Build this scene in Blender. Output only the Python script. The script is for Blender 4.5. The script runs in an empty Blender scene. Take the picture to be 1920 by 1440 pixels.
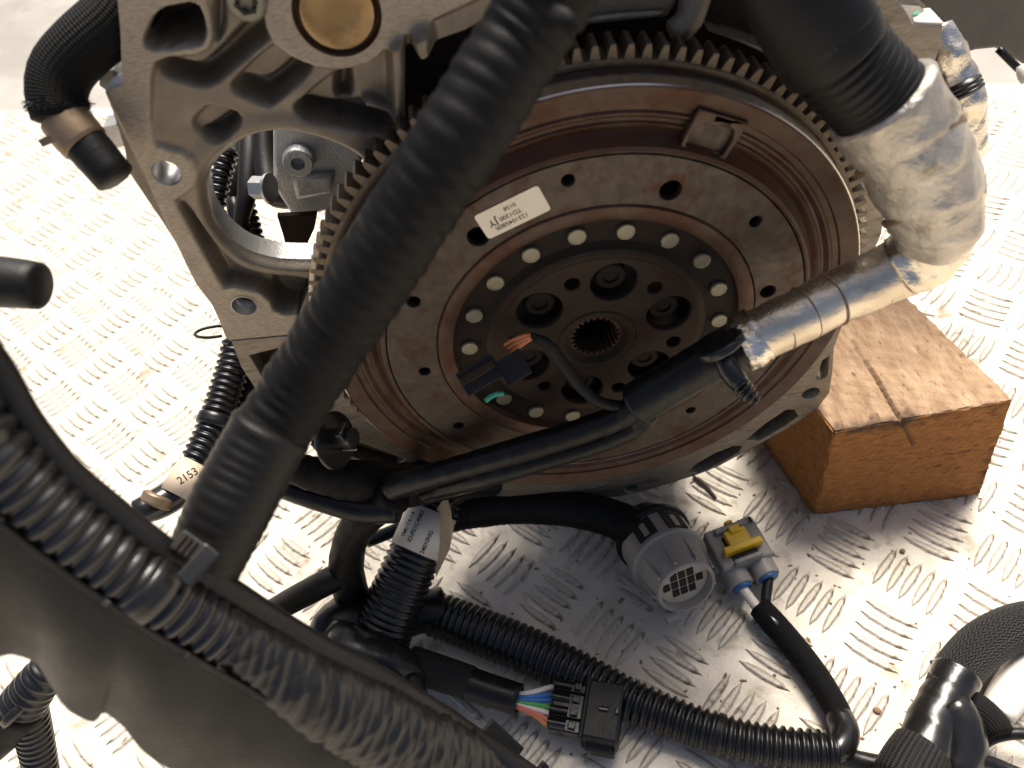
import bpy, bmesh, math, random
import numpy as np
from mathutils import Vector, Matrix
random.seed(7); rng = np.random.default_rng(11)
R = math.radians
sc = bpy.context.scene
COL = sc.collection

# ------------------------------------------------------------------ camera
F = 1442.0                                   # focal length in photo pixels (1920 wide)
ZC = 0.25                                    # height of the crankshaft axis above the floor plate
CAM = np.array([-0.03777463, -0.27799204, 0.28798563 + ZC])
RM = np.array([[0.98384787, 0.17747969, 0.02333077],
               [-0.11777772, 0.73995267, -0.66226766],
               [-0.13480272, 0.64882278, 0.74890402]])
cd = bpy.data.cameras.new('camera'); cam = bpy.data.objects.new('camera', cd); COL.objects.link(cam)
M4 = Matrix.Identity(4)
for i in range(3):
    for j in range(3): M4[i][j] = RM[i, j]
    M4[i][3] = CAM[i]
cam.matrix_world = M4
cd.sensor_width = 36; cd.lens = F / 1920 * 36
cd.clip_start = 0.01; cd.clip_end = 500
cd.dof.use_dof = True; cd.dof.focus_distance = 0.45; cd.dof.aperture_fstop = 10
sc.camera = cam

# ------------------------------------------------------------------ light
SUN_AZ, SUN_EL = R(20), R(62)                # azimuth from +Y (away from the lens) towards +X
to_sun = Vector((math.sin(SUN_AZ) * math.cos(SUN_EL), math.cos(SUN_AZ) * math.cos(SUN_EL), math.sin(SUN_EL)))
ld = bpy.data.lights.new('sun', 'SUN'); ld.energy = 5.0; ld.angle = R(32.0); ld.color = (1.0, 0.94, 0.85)
sun = bpy.data.objects.new('sun', ld); COL.objects.link(sun)
sun.rotation_euler = (-to_sun).to_track_quat('-Z', 'Y').to_euler()
world = bpy.data.worlds.new('World'); sc.world = world; world.use_nodes = True
wn = world.node_tree.nodes; wl = world.node_tree.links
bg = wn['Background']; sky = wn.new('ShaderNodeTexSky'); sky.sky_type = 'NISHITA'
sky.sun_disc = False; sky.sun_elevation = SUN_EL; sky.sun_rotation = SUN_AZ
sky.dust_density = 5.0; sky.ozone_density = 0.2; sky.air_density = 0.7
wl.new(sky.outputs[0], bg.inputs[0]); bg.inputs[1].default_value = 0.085
sc.view_settings.view_transform = 'Standard'; sc.view_settings.look = 'None'
sc.view_settings.gamma = 1; sc.view_settings.use_curve_mapping = False
sc.view_settings.exposure = 0.78

# ------------------------------------------------------------------ geometry helpers
def ray(px, py): return RM @ np.array([(px - 960) / F, -(py - 720) / F, -1.0])
def pz(px, py, h=0.0):
    d = ray(px, py); return CAM + d * ((h - CAM[2]) / d[2])
def pv(px, py, y):
    d = ray(px, py); return CAM + d * ((y - CAM[1]) / d[1])
def pd(px, py, d): return CAM + ray(px, py) * d
def depth(p): return float(-(RM.T @ (np.asarray(p) - CAM))[2])
def proj(p):
    c = RM.T @ (np.asarray(p) - CAM); return 960 - F * c[0] / c[2], 720 + F * c[1] / c[2]

def link(name, me, mat=None, parent=None, smooth=True):
    o = bpy.data.objects.new(name, me); COL.objects.link(o)
    if mat is not None: me.materials.append(mat)
    if parent is not None:
        o.parent = parent
        o.matrix_parent_inverse = parent.matrix_basis.inverted()
    if smooth:
        me.polygons.foreach_set('use_smooth', [True] * len(me.polygons))
    return o
def local(name, me, mat, parent, loc=(0, 0, 0), rot=(0, 0, 0), smooth=True):
    """child given in its parent's own coordinates"""
    o = bpy.data.objects.new(name, me); COL.objects.link(o)
    if mat is not None and not me.materials: me.materials.append(mat)
    o.parent = parent; o.location = loc; o.rotation_euler = rot
    if smooth: me.polygons.foreach_set('use_smooth', [True] * len(me.polygons))
    return o
def mesh(name, verts, faces):
    me = bpy.data.meshes.new(name)
    me.from_pydata([tuple(map(float, v)) for v in verts], [], faces); me.update(); return me
def tag(o, label, cat, group=None, kind=None):
    o['label'] = label
    if cat: o['category'] = cat
    if group: o['group'] = group
    if kind: o['kind'] = kind
    return o
def empty(name, loc, label, cat, group=None, rotz=0.0, mat4=None):
    o = bpy.data.objects.new(name, None); COL.objects.link(o)
    o.empty_display_size = 0.01
    if mat4 is not None: o.matrix_basis = mat4
    else:
        o.location = tuple(map(float, loc)); o.rotation_euler = (0, 0, rotz)
    return tag(o, label, cat, group)
def frame4(origin, xdir, zdir):
    x = Vector(xdir).normalized(); z = Vector(zdir); z = (z - x * z.dot(x)).normalized(); y = z.cross(x)
    m = Matrix.Identity(4)
    for i in range(3):
        m[i][0], m[i][1], m[i][2], m[i][3] = x[i], y[i], z[i], float(origin[i])
    return m

def vnoise(P, scale, seed=0):
    """smooth pseudo noise, about -1..1"""
    r = np.random.default_rng(seed); P = np.asarray(P) * scale; s = np.zeros(P.shape[:-1])
    for k in range(7):
        d = r.normal(size=P.shape[-1]); d /= np.linalg.norm(d); f = 2 * math.pi * (0.6 + 0.35 * k)
        s += np.sin((P @ d) * f + r.uniform(0, 6.28)) / (1 + 0.5 * k)
    return s / 2.6

def catmull(P, n):
    P = np.asarray(P, float); P = np.vstack([2 * P[0] - P[1], P, 2 * P[-1] - P[-2]]); out = []
    for i in range(1, len(P) - 2):
        p0, p1, p2, p3 = P[i - 1:i + 3]
        for t in np.linspace(0, 1, n, endpoint=False):
            out.append(0.5 * ((2 * p1) + (p2 - p0) * t + (2 * p0 - 5 * p1 + 4 * p2 - p3) * t * t + (3 * p1 - p0 - 3 * p2 + p3) * t ** 3))
    out.append(P[-2]); return np.array(out)

SURF = {}
def tube(name, pts, rad, mat, parent=None, segs=22, step=0.004, ridge=None, wrap=None, noise=None, flat=None,
         cap=True, key=None, taper=None, seed=0, hollow=0.0, folds=None):
    """tube along a smooth path; pts (n,3), rad (n,). ridge=(pitch,amp) rings, wrap=(pitch,amp) helical tape laps"""
    P = np.asarray(pts, float); rad = np.asarray(rad, float)
    C = catmull(np.hstack([P, rad[:, None]]), 24)
    L = np.concatenate([[0], np.cumsum(np.linalg.norm(np.diff(C[:, :3], axis=0), axis=1))])
    if ridge: step = min(step, ridge[0] / 7)
    if wrap: step = min(step, wrap[0] / 8)
    n = max(4, int(L[-1] / step) + 1); s = np.linspace(0, L[-1], n)
    Q = np.stack([np.interp(s, L, C[:, k]) for k in range(4)], 1)
    c = Q[:, :3]; r0 = Q[:, 3]
    T = np.gradient(c, axis=0); T /= np.linalg.norm(T, axis=1)[:, None]
    up = np.array([0, 0, 1.0]) if abs(T[0][2]) < .9 else np.array([1.0, 0, 0])
    N = np.zeros_like(T); N[0] = up - T[0] * (up @ T[0]); N[0] /= np.linalg.norm(N[0])
    for i in range(1, n):
        v = N[i - 1] - T[i] * (N[i - 1] @ T[i]); N[i] = v / np.linalg.norm(v)
    B = np.cross(T, N)
    th = np.linspace(0, 2 * math.pi, segs, endpoint=False)
    r = np.repeat(r0[:, None], segs, 1)
    if ridge:
        ph = (s / ridge[0]) % 1.0
        w = 0.5 - 0.5 * np.cos(2 * math.pi * ph); w = np.clip(w * 1.7 - .25, 0, 1); w = w * w * (3 - 2 * w)
        r += (ridge[1] * (w - 1))[:, None]
    if wrap:
        irr = 0.28 * vnoise(np.stack([s, s * 0], 1), 1 / (wrap[0] * 5), seed + 3)
        ph = (s[:, None] / wrap[0] + th[None] / (2 * math.pi) + irr[:, None]) % 1.0
        w = np.where(ph < .84, ph / .84 * .75 + .25, np.clip((1 - ph) / .16, 0, 1) * .9 + 0.1)
        amp = wrap[1] * (0.75 + 0.6 * vnoise(np.stack([s * 1.0, s * 0], 1), 1 / (wrap[0] * 3.3), seed + 9))
        r += amp[:, None] * (w - 1)
    if folds:                                  # creases of loose tape pulled across the tube
        g = np.random.default_rng(seed + 77)
        for _ in range(folds[1]):
            ks = g.uniform(220, 650); kt = g.integers(1, 5) * g.choice([-1, 1]); ph = g.uniform(0, 6.28)
            wv = np.sin(ks * s[:, None] + kt * np.sin(th[None] + g.uniform(0, 6.28)) * 1.6 + ph)
            r += folds[0] / folds[1] * ((1 - np.abs(wv)) ** 2.0 - .3) * (0.6 + .5 * np.sin(s[:, None] * g.uniform(40, 120) + th[None] + ph))
    nx = N[:, None, :] * np.cos(th)[None, :, None] + B[:, None, :] * np.sin(th)[None, :, None]
    V = c[:, None, :] + nx * r[:, :, None]
    if noise:
        V += nx * (noise[0] * vnoise(V, noise[1], seed))[:, :, None]
    if flat is not None:                      # (axis, factor) squash towards the centre line
        a = np.asarray(flat[0], float); a /= np.linalg.norm(a)
        q = V - c[:, None, :]; V = c[:, None, :] + q - a * ((q @ a) * (1 - flat[1]))[:, :, None]
    verts = V.reshape(-1, 3).tolist(); faces = []
    for i in range(n - 1):
        for j in range(segs):
            k = (j + 1) % segs
            faces.append((i * segs + j, i * segs + k, (i + 1) * segs + k, (i + 1) * segs + j))
    nbody = len(faces)
    if cap:
        for i0, sg in ((0, -1), (n - 1, 1)):
            if hollow:
                base = len(verts); inn = [c[i0] + (V[i0, j] - c[i0]) * hollow for j in range(segs)]
                deep = [q - T[i0] * sg * r0[i0] * 1.6 for q in inn]
                verts += [tuple(q) for q in inn] + [tuple(q) for q in deep]
                for j in range(segs):
                    k = (j + 1) % segs
                    a = (i0 * segs + j, i0 * segs + k, base + k, base + j); b = (base + j, base + k, base + segs + k, base + segs + j)
                    faces += [a if sg > 0 else a[::-1], b if sg > 0 else b[::-1]]
                fc = tuple(base + segs + j for j in range(segs)); faces.append(fc if sg > 0 else fc[::-1])
            else:
                base = len(verts); inn = [c[i0] + (V[i0, j] - c[i0]) * .82 + T[i0] * sg * r0[i0] * .10 for j in range(segs)]
                verts += [tuple(q) for q in inn]
                for j in range(segs):
                    k = (j + 1) % segs
                    a = (i0 * segs + j, i0 * segs + k, base + k, base + j); faces.append(a if sg > 0 else a[::-1])
                fc = tuple(base + j for j in range(segs)); faces.append(fc if sg > 0 else fc[::-1])
    me = mesh(name, verts, faces)
    uv = me.uv_layers.new(name='UVMap')
    us = np.empty((len(me.loops), 2)); vi = np.empty(len(me.loops), int); me.loops.foreach_get('vertex_index', vi)
    ii = np.minimum(vi // segs, n - 1); jj = vi % segs
    us[:, 0] = jj / segs; us[:, 1] = s[ii] * 100
    li = np.arange(nbody * 4).reshape(-1, 4); last = (np.arange(nbody) % segs) == segs - 1
    for q in (1, 2): us[li[last, q], 0] = 1.0
    uv.data.foreach_set('uv', us.ravel())
    o = link(name, me, mat, parent)
    if key: SURF[key] = (s, c, T, N, B, r0)
    return o
def hose(name, spec, mat, parent=None, **k):
    """spec rows (px, py, camera depth, radius in photo px)"""
    return tube(name, [pd(a, b, d) for a, b, d, r in spec], [r * d / F for a, b, d, r in spec], mat, parent, **k)
def lay(name, spec, mat, parent=None, **k):
    """spec rows (px, py, height above floor, radius in photo px)"""
    P = [pz(a, b, h) for a, b, h, r in spec]
    return tube(name, P, [row[3] * depth(p) / F for row, p in zip(spec, P)], mat, parent, **k)
def surf(key, t, th, off=0.0):
    s, c, T, N, B, r0 = SURF[key]; v = t * s[-1]
    f = lambda A: np.array([np.interp(v, s, A[:, k]) for k in range(3)])
    rr = np.interp(v, s, r0) + off; nn = f(N) * math.cos(th) + f(B) * math.sin(th)
    return f(c) + nn * rr, nn, f(T)

def lathe(name, prof, mat, parent, center=(0, 0, ZC), segs=96, a0=0.0, a1=2 * math.pi, smooth=True, localp=False):
    """profile (r, y) turned about the y axis through center"""
    full = abs(a1 - a0 - 2 * math.pi) < 1e-6
    th = np.linspace(a0, a1, segs, endpoint=not full); n = len(prof)
    V = [(center[0] + r * math.cos(t), center[1] + y, center[2] + r * math.sin(t)) for t in th for r, y in prof]
    Fc = []
    m = len(th)
    for i in range(m if full else m - 1):
        k = (i + 1) % m
        for j in range(n - 1):
            Fc.append((i * n + j, i * n + j + 1, k * n + j + 1, k * n + j))
    me = mesh(name, V, Fc)
    bm = bmesh.new(); bm.from_mesh(me); bmesh.ops.remove_doubles(bm, verts=bm.verts, dist=1e-7)
    bmesh.ops.recalc_face_normals(bm, faces=bm.faces); bm.to_mesh(me); bm.free()
    o = (local if localp else link)(name, me, mat, parent, smooth=smooth) if localp else link(name, me, mat, parent, smooth)
    if smooth: sharp(o, 32)
    return o
def sharp(o, deg):
    me = o.data; bm = bmesh.new(); bm.from_mesh(me); c = math.radians(deg)
    for e in bm.edges:
        e.smooth = not (len(e.link_faces) == 2 and e.calc_face_angle(0) > c)
    bm.to_mesh(me); bm.free()

def boxmesh(name, size, bevel=0.0, seg=2, taper=None):
    bm = bmesh.new(); bmesh.ops.create_cube(bm, size=1)
    for v in bm.verts:
        v.co = Vector((v.co.x * size[0], v.co.y * size[1], v.co.z * size[2]))
        if taper and v.co.x > 0: v.co.y *= taper; v.co.z *= taper
    if bevel: bmesh.ops.bevel(bm, geom=bm.edges[:], offset=bevel, segments=seg, profile=.5, affect='EDGES')
    me = bpy.data.meshes.new(name); bm.to_mesh(me); bm.free(); return me
def box(name, size, loc, mat, parent, bevel=0.0006, rot=(0, 0, 0), taper=None):
    return local(name, boxmesh(name, size, bevel, 2, taper), mat, parent, loc, rot, smooth=False)
def cyl(name, r, h, mat, parent, loc=(0, 0, 0), rot=(0, 0, 0), segs=24, r2=None, bevel=0.0, hollow=0.0):
    """cylinder along local x from 0 to h; hollow = bore radius open at the far end"""
    r2 = r if r2 is None else r2; b = bevel
    prof = [(0, 0), (r - b, 0), (r, b), (r2, h - b), (r2 - b, h)]
    prof += [(hollow, h), (hollow * .98, h * .25), (0, h * .25)] if hollow else [(0, h)]
    V = []; Fc = []; n = len(prof)
    for i in range(segs):
        t = 2 * math.pi * i / segs
        for q, x in prof: V.append((x, q * math.cos(t), q * math.sin(t)))
    for i in range(segs):
        k = (i + 1) % segs
        for j in range(n - 1): Fc.append((i * n + j, k * n + j, k * n + j + 1, i * n + j + 1))
    me = mesh(name, V, Fc); bm = bmesh.new(); bm.from_mesh(me)
    bmesh.ops.remove_doubles(bm, verts=bm.verts, dist=1e-8); bmesh.ops.recalc_face_normals(bm, faces=bm.faces); bm.to_mesh(me); bm.free()
    o = local(name, me, mat, parent, loc, rot); sharp(o, 35); return o

def chaikin(P, k=2, closed=True):
    P = np.asarray(P, float)
    for _ in range(k):
        Q = np.roll(P, -1, 0); P = np.stack([P * .75 + Q * .25, P * .25 + Q * .75], 1).reshape(-1, 2)
    return P
def sdpoly(P, V):
    """signed distance of points P (n,2) to polygon V (m,2), negative inside"""
    V = np.asarray(V, float); d = np.full(len(P), 1e9); s = np.ones(len(P)); m = len(V)
    for i in range(m):
        a = V[i]; b = V[i - 1]; e = b - a; w = P - a
        t = np.clip((w @ e) / (e @ e + 1e-18), 0, 1); q = w - t[:, None] * e
        d = np.minimum(d, (q ** 2).sum(1))
        c1 = P[:, 1] >= a[1]; c2 = P[:, 1] < b[1]; c3 = e[0] * w[:, 1] > e[1] * w[:, 0]
        f = (c1 & c2 & c3) | (~c1 & ~c2 & ~c3); s[f] *= -1
    return s * np.sqrt(d)
def sstep(a, b, x): t = np.clip((x - a) / (b - a), 0, 1); return t * t * (3 - 2 * t)

def solid2d(name, outer, holes, y0, thick, mat, parent, bevel=0.0006):
    """plate in the x-z plane with holes, front face at y0, built as a filled bevelled curve"""
    cu = bpy.data.curves.new(name, 'CURVE'); cu.dimensions = '2D'; cu.fill_mode = 'BOTH'
    for loop in [outer] + list(holes):
        sp = cu.splines.new('POLY'); sp.points.add(len(loop) - 1); sp.use_cyclic_u = True
        for p, q in zip(sp.points, loop): p.co = (q[0], q[1], 0, 1)
    cu.extrude = max(thick / 2 - bevel, 1e-5); cu.bevel_depth = bevel; cu.bevel_resolution = 1; cu.offset = -bevel
    t = bpy.data.objects.new('tmp', cu); COL.objects.link(t)
    dg = bpy.context.evaluated_depsgraph_get()
    me = bpy.data.meshes.new_from_object(t.evaluated_get(dg)); bpy.data.objects.remove(t); bpy.data.curves.remove(cu)
    n = len(me.vertices); co = np.empty(n * 3); me.vertices.foreach_get('co', co); co = co.reshape(-1, 3)
    co = np.stack([co[:, 0], y0 + thick / 2 - co[:, 2], co[:, 1]], 1); me.vertices.foreach_set('co', co.ravel())
    me.materials.clear(); me.name = name
    bm = bmesh.new(); bm.from_mesh(me); bmesh.ops.remove_doubles(bm, verts=bm.verts, dist=1e-6)
    bmesh.ops.recalc_face_normals(bm, faces=bm.faces); bm.to_mesh(me); bm.free(); me.update()
    return link(name, me, mat, parent, smooth=False)
def circ(cx, cz, r, n=24, a=0.0): return [(cx + r * math.cos(a + 2 * math.pi * i / n), cz + r * math.sin(a + 2 * math.pi * i / n)) for i in range(n)]
def textmesh(body, size):
    cu = bpy.data.curves.new('t', 'FONT'); cu.body = body; cu.size = size; cu.align_x = 'CENTER'; cu.align_y = 'CENTER'; cu.offset = size * .012
    t = bpy.data.objects.new('tmp', cu); COL.objects.link(t); dg = bpy.context.evaluated_depsgraph_get()
    me = bpy.data.meshes.new_from_object(t.evaluated_get(dg)); bpy.data.objects.remove(t); bpy.data.curves.remove(cu); return me

# ------------------------------------------------------------------ materials
def mat(name, c1, c2=None, scale=40., metal=0.0, rough=.5, bump=0.0, bscale=200., c3=None, c3amt=.5, c3scale=15., rvar=0.0,
        stretch=None, braid=None, coat=0.0, land=None, detail=6., spec=.5, sheen=0.0):
    m = bpy.data.materials.new(name); m.use_nodes = True; nt = m.node_tree; N = nt.nodes; Lk = nt.links
    b = N['Principled BSDF']; b.inputs['Metallic'].default_value = metal; b.inputs['Roughness'].default_value = rough
    b.inputs['Specular IOR Level'].default_value = spec
    b.inputs['Coat Weight'].default_value = coat; b.inputs['Coat Roughness'].default_value = .12
    tc = N.new('ShaderNodeTexCoord'); mp = N.new('ShaderNodeMapping'); Lk.new(tc.outputs['Object'], mp.inputs[0])
    if stretch: mp.inputs['Scale'].default_value = stretch[:3]; mp.inputs['Rotation'].default_value = stretch[3] if len(stretch) > 3 else (0, 0, 0)
    def noise(s, det=detail, ro=.6):
        n = N.new('ShaderNodeTexNoise'); n.inputs['Scale'].default_value = s; n.inputs['Detail'].default_value = det
        n.inputs['Roughness'].default_value = ro; Lk.new(mp.outputs[0], n.inputs['Vector']); return n
    def ramp(src, lo, hi):
        r = N.new('ShaderNodeMapRange'); r.inputs[1].default_value = lo; r.inputs[2].default_value = hi; Lk.new(src, r.inputs[0]); return r.outputs[0]
    def mix(f, a, bb):
        x = N.new('ShaderNodeMix'); x.data_type = 'RGBA'; Lk.new(f, x.inputs[0])
        for sock, val in ((x.inputs[6], a), (x.inputs[7], bb)):
            if isinstance(val, tuple): sock.default_value = (*val, 1)
            else: Lk.new(val, sock)
        return x.outputs[2]
    col = None
    n1 = noise(scale)
    f1 = ramp(n1.outputs[0], .35, .68)
    col = mix(f1, tuple(c1), tuple(c2 if c2 else c1))
    if c3 is not None:
        n3 = noise(c3scale, 8., .65); col = mix(ramp(n3.outputs[0], 1 - c3amt, 1.08 - c3amt + .06), col, tuple(c3))
    if land:
        at = N.new('ShaderNodeAttribute'); at.attribute_name = 'land'
        m2 = N.new('ShaderNodeMapping'); Lk.new(tc.outputs['Object'], m2.inputs[0]); m2.inputs['Scale'].default_value = (1, 1, 3.2); m2.inputs['Rotation'].default_value = (0, .45, 0)
        ns = N.new('ShaderNodeTexNoise'); ns.inputs['Scale'].default_value = 330; ns.inputs['Detail'].default_value = 10; Lk.new(m2.outputs[0], ns.inputs['Vector'])
        lc = mix(ramp(ns.outputs[0], .30, .60), tuple(land[0]), tuple(land[1])); col = mix(at.outputs['Fac'], col, lc)
    Lk.new(col, b.inputs['Base Color'])
    if rvar:
        rr = N.new('ShaderNodeMapRange'); rr.inputs[3].default_value = max(0.02, rough - rvar); rr.inputs[4].default_value = min(1, rough + rvar)
        rr.inputs[1].default_value = .3; rr.inputs[2].default_value = .7
        Lk.new(noise(scale * 1.7).outputs[0], rr.inputs[0]); Lk.new(rr.outputs[0], b.inputs['Roughness'])
    hsrc = None
    if braid:                                   # woven sleeve from the tube's own uv: (turns, rows per cm, kind)
        uvn = N.new('ShaderNodeUVMap'); sx = N.new('ShaderNodeSeparateXYZ'); Lk.new(uvn.outputs[0], sx.inputs[0])
        def math_(op, a, bb=None):
            q = N.new('ShaderNodeMath'); q.operation = op
            for k, v in enumerate((a, bb)):
                if v is None: continue
                if isinstance(v, (int, float)): q.inputs[k].default_value = v
                else: Lk.new(v, q.inputs[k])
            return q.outputs[0]
        u = math_('MULTIPLY', sx.outputs[0], braid[0]); v = math_('MULTIPLY', sx.outputs[1], braid[1])
        if braid[2] == 'herring':
            zig = math_('PINGPONG', u, 0.5)
            h = math_('SINE', math_('MULTIPLY', math_('ADD', v, math_('MULTIPLY', zig, 2.4)), 6.283))
            g = math_('SINE', math_('MULTIPLY', u, 12.566)); h = math_('ADD', h, math_('MULTIPLY', g, .5))
        else:
            h = math_('MULTIPLY', math_('SINE', math_('MULTIPLY', math_('ADD', u, v), 6.283)), math_('SINE', math_('MULTIPLY', math_('SUBTRACT', u, v), 6.283)))
        hsrc = h
        cm = ramp(h, -1, 1); Lk.new(mix(cm, tuple(x * .35 for x in c1), tuple(c2 if c2 else c1)), b.inputs['Base Color'])
        bn = N.new('ShaderNodeBump'); bn.inputs['Strength'].default_value = .7; bn.inputs['Distance'].default_value = .0004 if c1[0] < .01 else .0007
        Lk.new(h, bn.inputs['Height']); Lk.new(bn.outputs[0], b.inputs['Normal'])
    elif bump:
        bn = N.new('ShaderNodeBump'); bn.inputs['Strength'].default_value = bump; bn.inputs['Distance'].default_value = .001
        Lk.new(noise(bscale, 5.).outputs[0], bn.inputs['Height']); Lk.new(bn.outputs[0], b.inputs['Normal'])
    return m

M = {}
M['cast'] = mat('cast_aluminium', (.165, .137, .103), (.24, .202, .157), 60, .5, .50, .3, 900, c3=(.095, .075, .054), c3amt=.40, c3scale=45, rvar=.1)
M['housing'] = mat('cast_and_machined_aluminium', (.165, .137, .103), (.24, .202, .157), 60, .5, .48, .3, 900, c3=(.095, .075, .054), c3amt=.40, c3scale=45, rvar=.1, land=((.235, .198, .152), (.34, .292, .232)))
M['land'] = mat('machined_aluminium', (.22, .183, .14), (.32, .27, .212), 150, .6, .42, .7, 330, c3=(.12, .09, .06), c3amt=.44, c3scale=55, stretch=(1, 1, 3.5, (0, .45, 0)), rvar=.12)
M['bare'] = mat('bare_aluminium', (.36, .355, .34), (.46, .45, .435), 80, .8, .36, .2, 700, c3=(.2, .19, .175), c3amt=.4, c3scale=70)
M['steel'] = mat('flywheel_steel', (.056, .042, .031), (.092, .071, .054), 130, .5, .5, .3, 700, c3=(.062, .024, .011), c3amt=.48, c3scale=55, rvar=.12)
M['rust'] = mat('rusty_steel', (.080, .029, .011), (.056, .023, .011), 90, .1, .62, .4, 600, c3=(.068, .047, .034), c3amt=.46, c3scale=45)
M['ridge'] = mat('worn_ridge_steel', (.088, .055, .036), (.060, .030, .017), 90, .45, .48, .3, 700, c3=(.064, .022, .009), c3amt=.52, c3scale=38, rvar=.1)
M['polish'] = mat('polished_rim', (.90, .82, .70), (.80, .71, .58), 40, 1.0, .30, .05, 300)
M['gear'] = mat('gear_steel', (.125, .097, .068), (.18, .142, .10), 120, .7, .42, .3, 800, c3=(.09, .042, .018), c3amt=.46, c3scale=70, rvar=.08)
M['darkplate'] = mat('dark_hub_steel', (.030, .020, .014), (.041, .029, .021), 60, .1, .65, .2, 600, c3=(.04, .016, .009), c3amt=.42, c3scale=50, spec=.12)
M['blackring'] = mat('black_ring_steel', (.013, .0085, .0065), (.019, .013, .010), 60, 0, .6, .1, 600, spec=.15)
M['rivet'] = mat('plated_rivet', (.26, .24, .175), (.20, .185, .13), 200, .5, .42, .1, 900)
M['plug'] = mat('brass_coated_plug', (.34, .22, .105), (.24, .165, .09), 22, .85, .33, .1, 500, c3=(.12, .085, .06), c3amt=.47, c3scale=30, rvar=.12)
M['sticker'] = mat('paper_sticker', (.80, .70, .54), (.84, .745, .585), 60, 0, .5)  # cream tint puts the warm light on the white paper into its colour
M['ink'] = mat('black_ink', (.012, .010, .010), None, 60, 0, .6)
M['tape'] = mat('cloth_tape', (0.0051, 0.0048, 0.00468), (0.0084, 0.0075, 0.0072), 90, 0, .55, .25, 900, rvar=.1, spec=.16)
M['vinyl'] = mat('vinyl_tape', (.0055, .0052, .005), (.0085, .008, .0076), 60, 0, .36, .2, 300, rvar=.1, spec=.3)
M['conduit'] = mat('black_conduit_plastic', (0.0054, 0.0054, 0.0054), (0.0084, 0.0078, 0.0072), 80, 0, .30, .1, 700, rvar=.08, spec=.5, c3=(.05, .042, .034), c3amt=.30, c3scale=60)
M['rubber'] = mat('black_rubber', (0.006, 0.0057, 0.0054), (0.0096, 0.009, 0.0084), 60, 0, .5, .2, 800, spec=.25)
M['corr'] = mat('ribbed_rubber_hose', (.006, .0055, .005), (.009, .008, .0075), 60, 0, .45, .15, 800, spec=.25)
M['duct'] = mat('satin_black_plastic', (.0075, .007, .0066), (.0115, .0105, .0098), 25, 0, .42, .25, 800, spec=.3, c3=(.020, .0175, .015), c3amt=.42, c3scale=32, rvar=.12)
M['gloss'] = mat('gloss_black_plastic', (.0075, .0072, .007), (.011, .0105, .010), 50, 0, .26, .12, 250, coat=.12)
M['crinkle'] = mat('crinkled_black_tape', (.006, .006, .0065), (.010, .010, .0105), 50, 0, .30, .3, 200, spec=.4)
M['herring'] = mat('herringbone_braid', (.010, .010, .010), (.030, .029, .0275), 60, 0, .6, braid=(22, 2.6, 'herring'), spec=.25)
M['braid'] = mat('woven_sleeve', (.010, .010, .010), (.026, .025, .024), 60, 0, .55, braid=(18, 3.4, 'weave'), spec=.25)
M['finebraid'] = mat('fine_woven_sleeve', (.006, .006, .006), (.009, .0088, .0085), 60, 0, .7, braid=(16, 4.0, 'weave'), spec=.15)
M['foil'] = mat('aluminium_foil', (.78, .68, .54), (.64, .54, .40), 40, .95, .30, .45, 240, c3=(.36, .28, .18), c3amt=.38, c3scale=50, rvar=.1)  # gold tint in the colour stands for the reflection of sunlit wood and floor
M['foilcrumple'] = mat('crumpled_foil', (.88, .80, .68), (.72, .62, .48), 50, 1.0, .24, 1.0, 190, c3=(.28, .18, .09), c3amt=.36, c3scale=60)
M['foildull'] = mat('dull_foil_wrap', (.60, .545, .465), (.44, .395, .33), 80, .75, .42, 1.0, 260, c3=(.32, .26, .185), c3amt=.43, c3scale=60, rvar=.12)
M['plate'] = mat('tread_plate_aluminium', (.52, .465, .38), (.65, .59, .49), 30, .18, .52, .4, 420, c3=(.27, .205, .135), c3amt=.455, c3scale=34, rvar=.12)
M['bar'] = mat('worn_tread_bar', (.42, .37, .30), (.58, .52, .43), 90, .25, .5, .6, 420, c3=(.18, .135, .09), c3amt=.47, c3scale=120)
M['ground'] = mat('pale_concrete', (.22, .205, .18), (.33, .31, .28), 5, 0, .85, .4, 60, c3=(.16, .145, .125), c3amt=.42, c3scale=9)
M['woodtop'] = mat('weathered_timber', (.24, .145, .078), (.39, .26, .155), 45, 0, .85, .9, 160, c3=(.075, .042, .03), c3amt=.43, c3scale=110, stretch=(3.2, .9, 1), land=((.04, .023, .014), (.09, .05, .03)))
M['woodend'] = mat('sawn_timber', (.31, .115, .025), (.50, .21, .05), 240, 0, .9, 1.0, 600, c3=(.10, .036, .012), c3amt=.44, c3scale=150, stretch=(.6, .6, 2.2), land=((.04, .02, .01), (.085, .04, .018)))
M['greyplastic'] = mat('grey_plastic', (.27, .245, .215), (.32, .29, .255), 60, 0, .48, .08, 900)
M['beige'] = mat('beige_plastic', (.55, .44, .32), (.60, .49, .36), 80, 0, .5)
M['yellow'] = mat('yellow_plastic', (.80, .50, .004), (.72, .43, .004), 60, 0, .38)
M['blue'] = mat('blue_rubber_seal', (.03, .11, .30), None, 60, 0, .45)
M['darkhole'] = mat('dark_cavity', (.010, .008, .007), (.016, .012, .010), 60, 0, .7)
M['tan'] = mat('tan_clamp_band', (.20, .14, .085), (.25, .18, .115), 80, .5, .45, .1, 600)
M['paper'] = mat('label_paper', (.62, .56, .475), (.70, .635, .545), 60, 0, .55, .1, 300)
M['paperdirty'] = mat('stained_label_back', (.62, .46, .28), (.52, .36, .19), 90, 0, .5, .3, 200, c3=(.14, .07, .03), c3amt=.42, c3scale=150)
M['cover'] = mat('grey_speckled_cover', (.075, .070, .065), (.10, .094, .088), 40, 0, .6, .4, 500, c3=(.03, .027, .024), c3amt=.38, c3scale=120)
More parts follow.
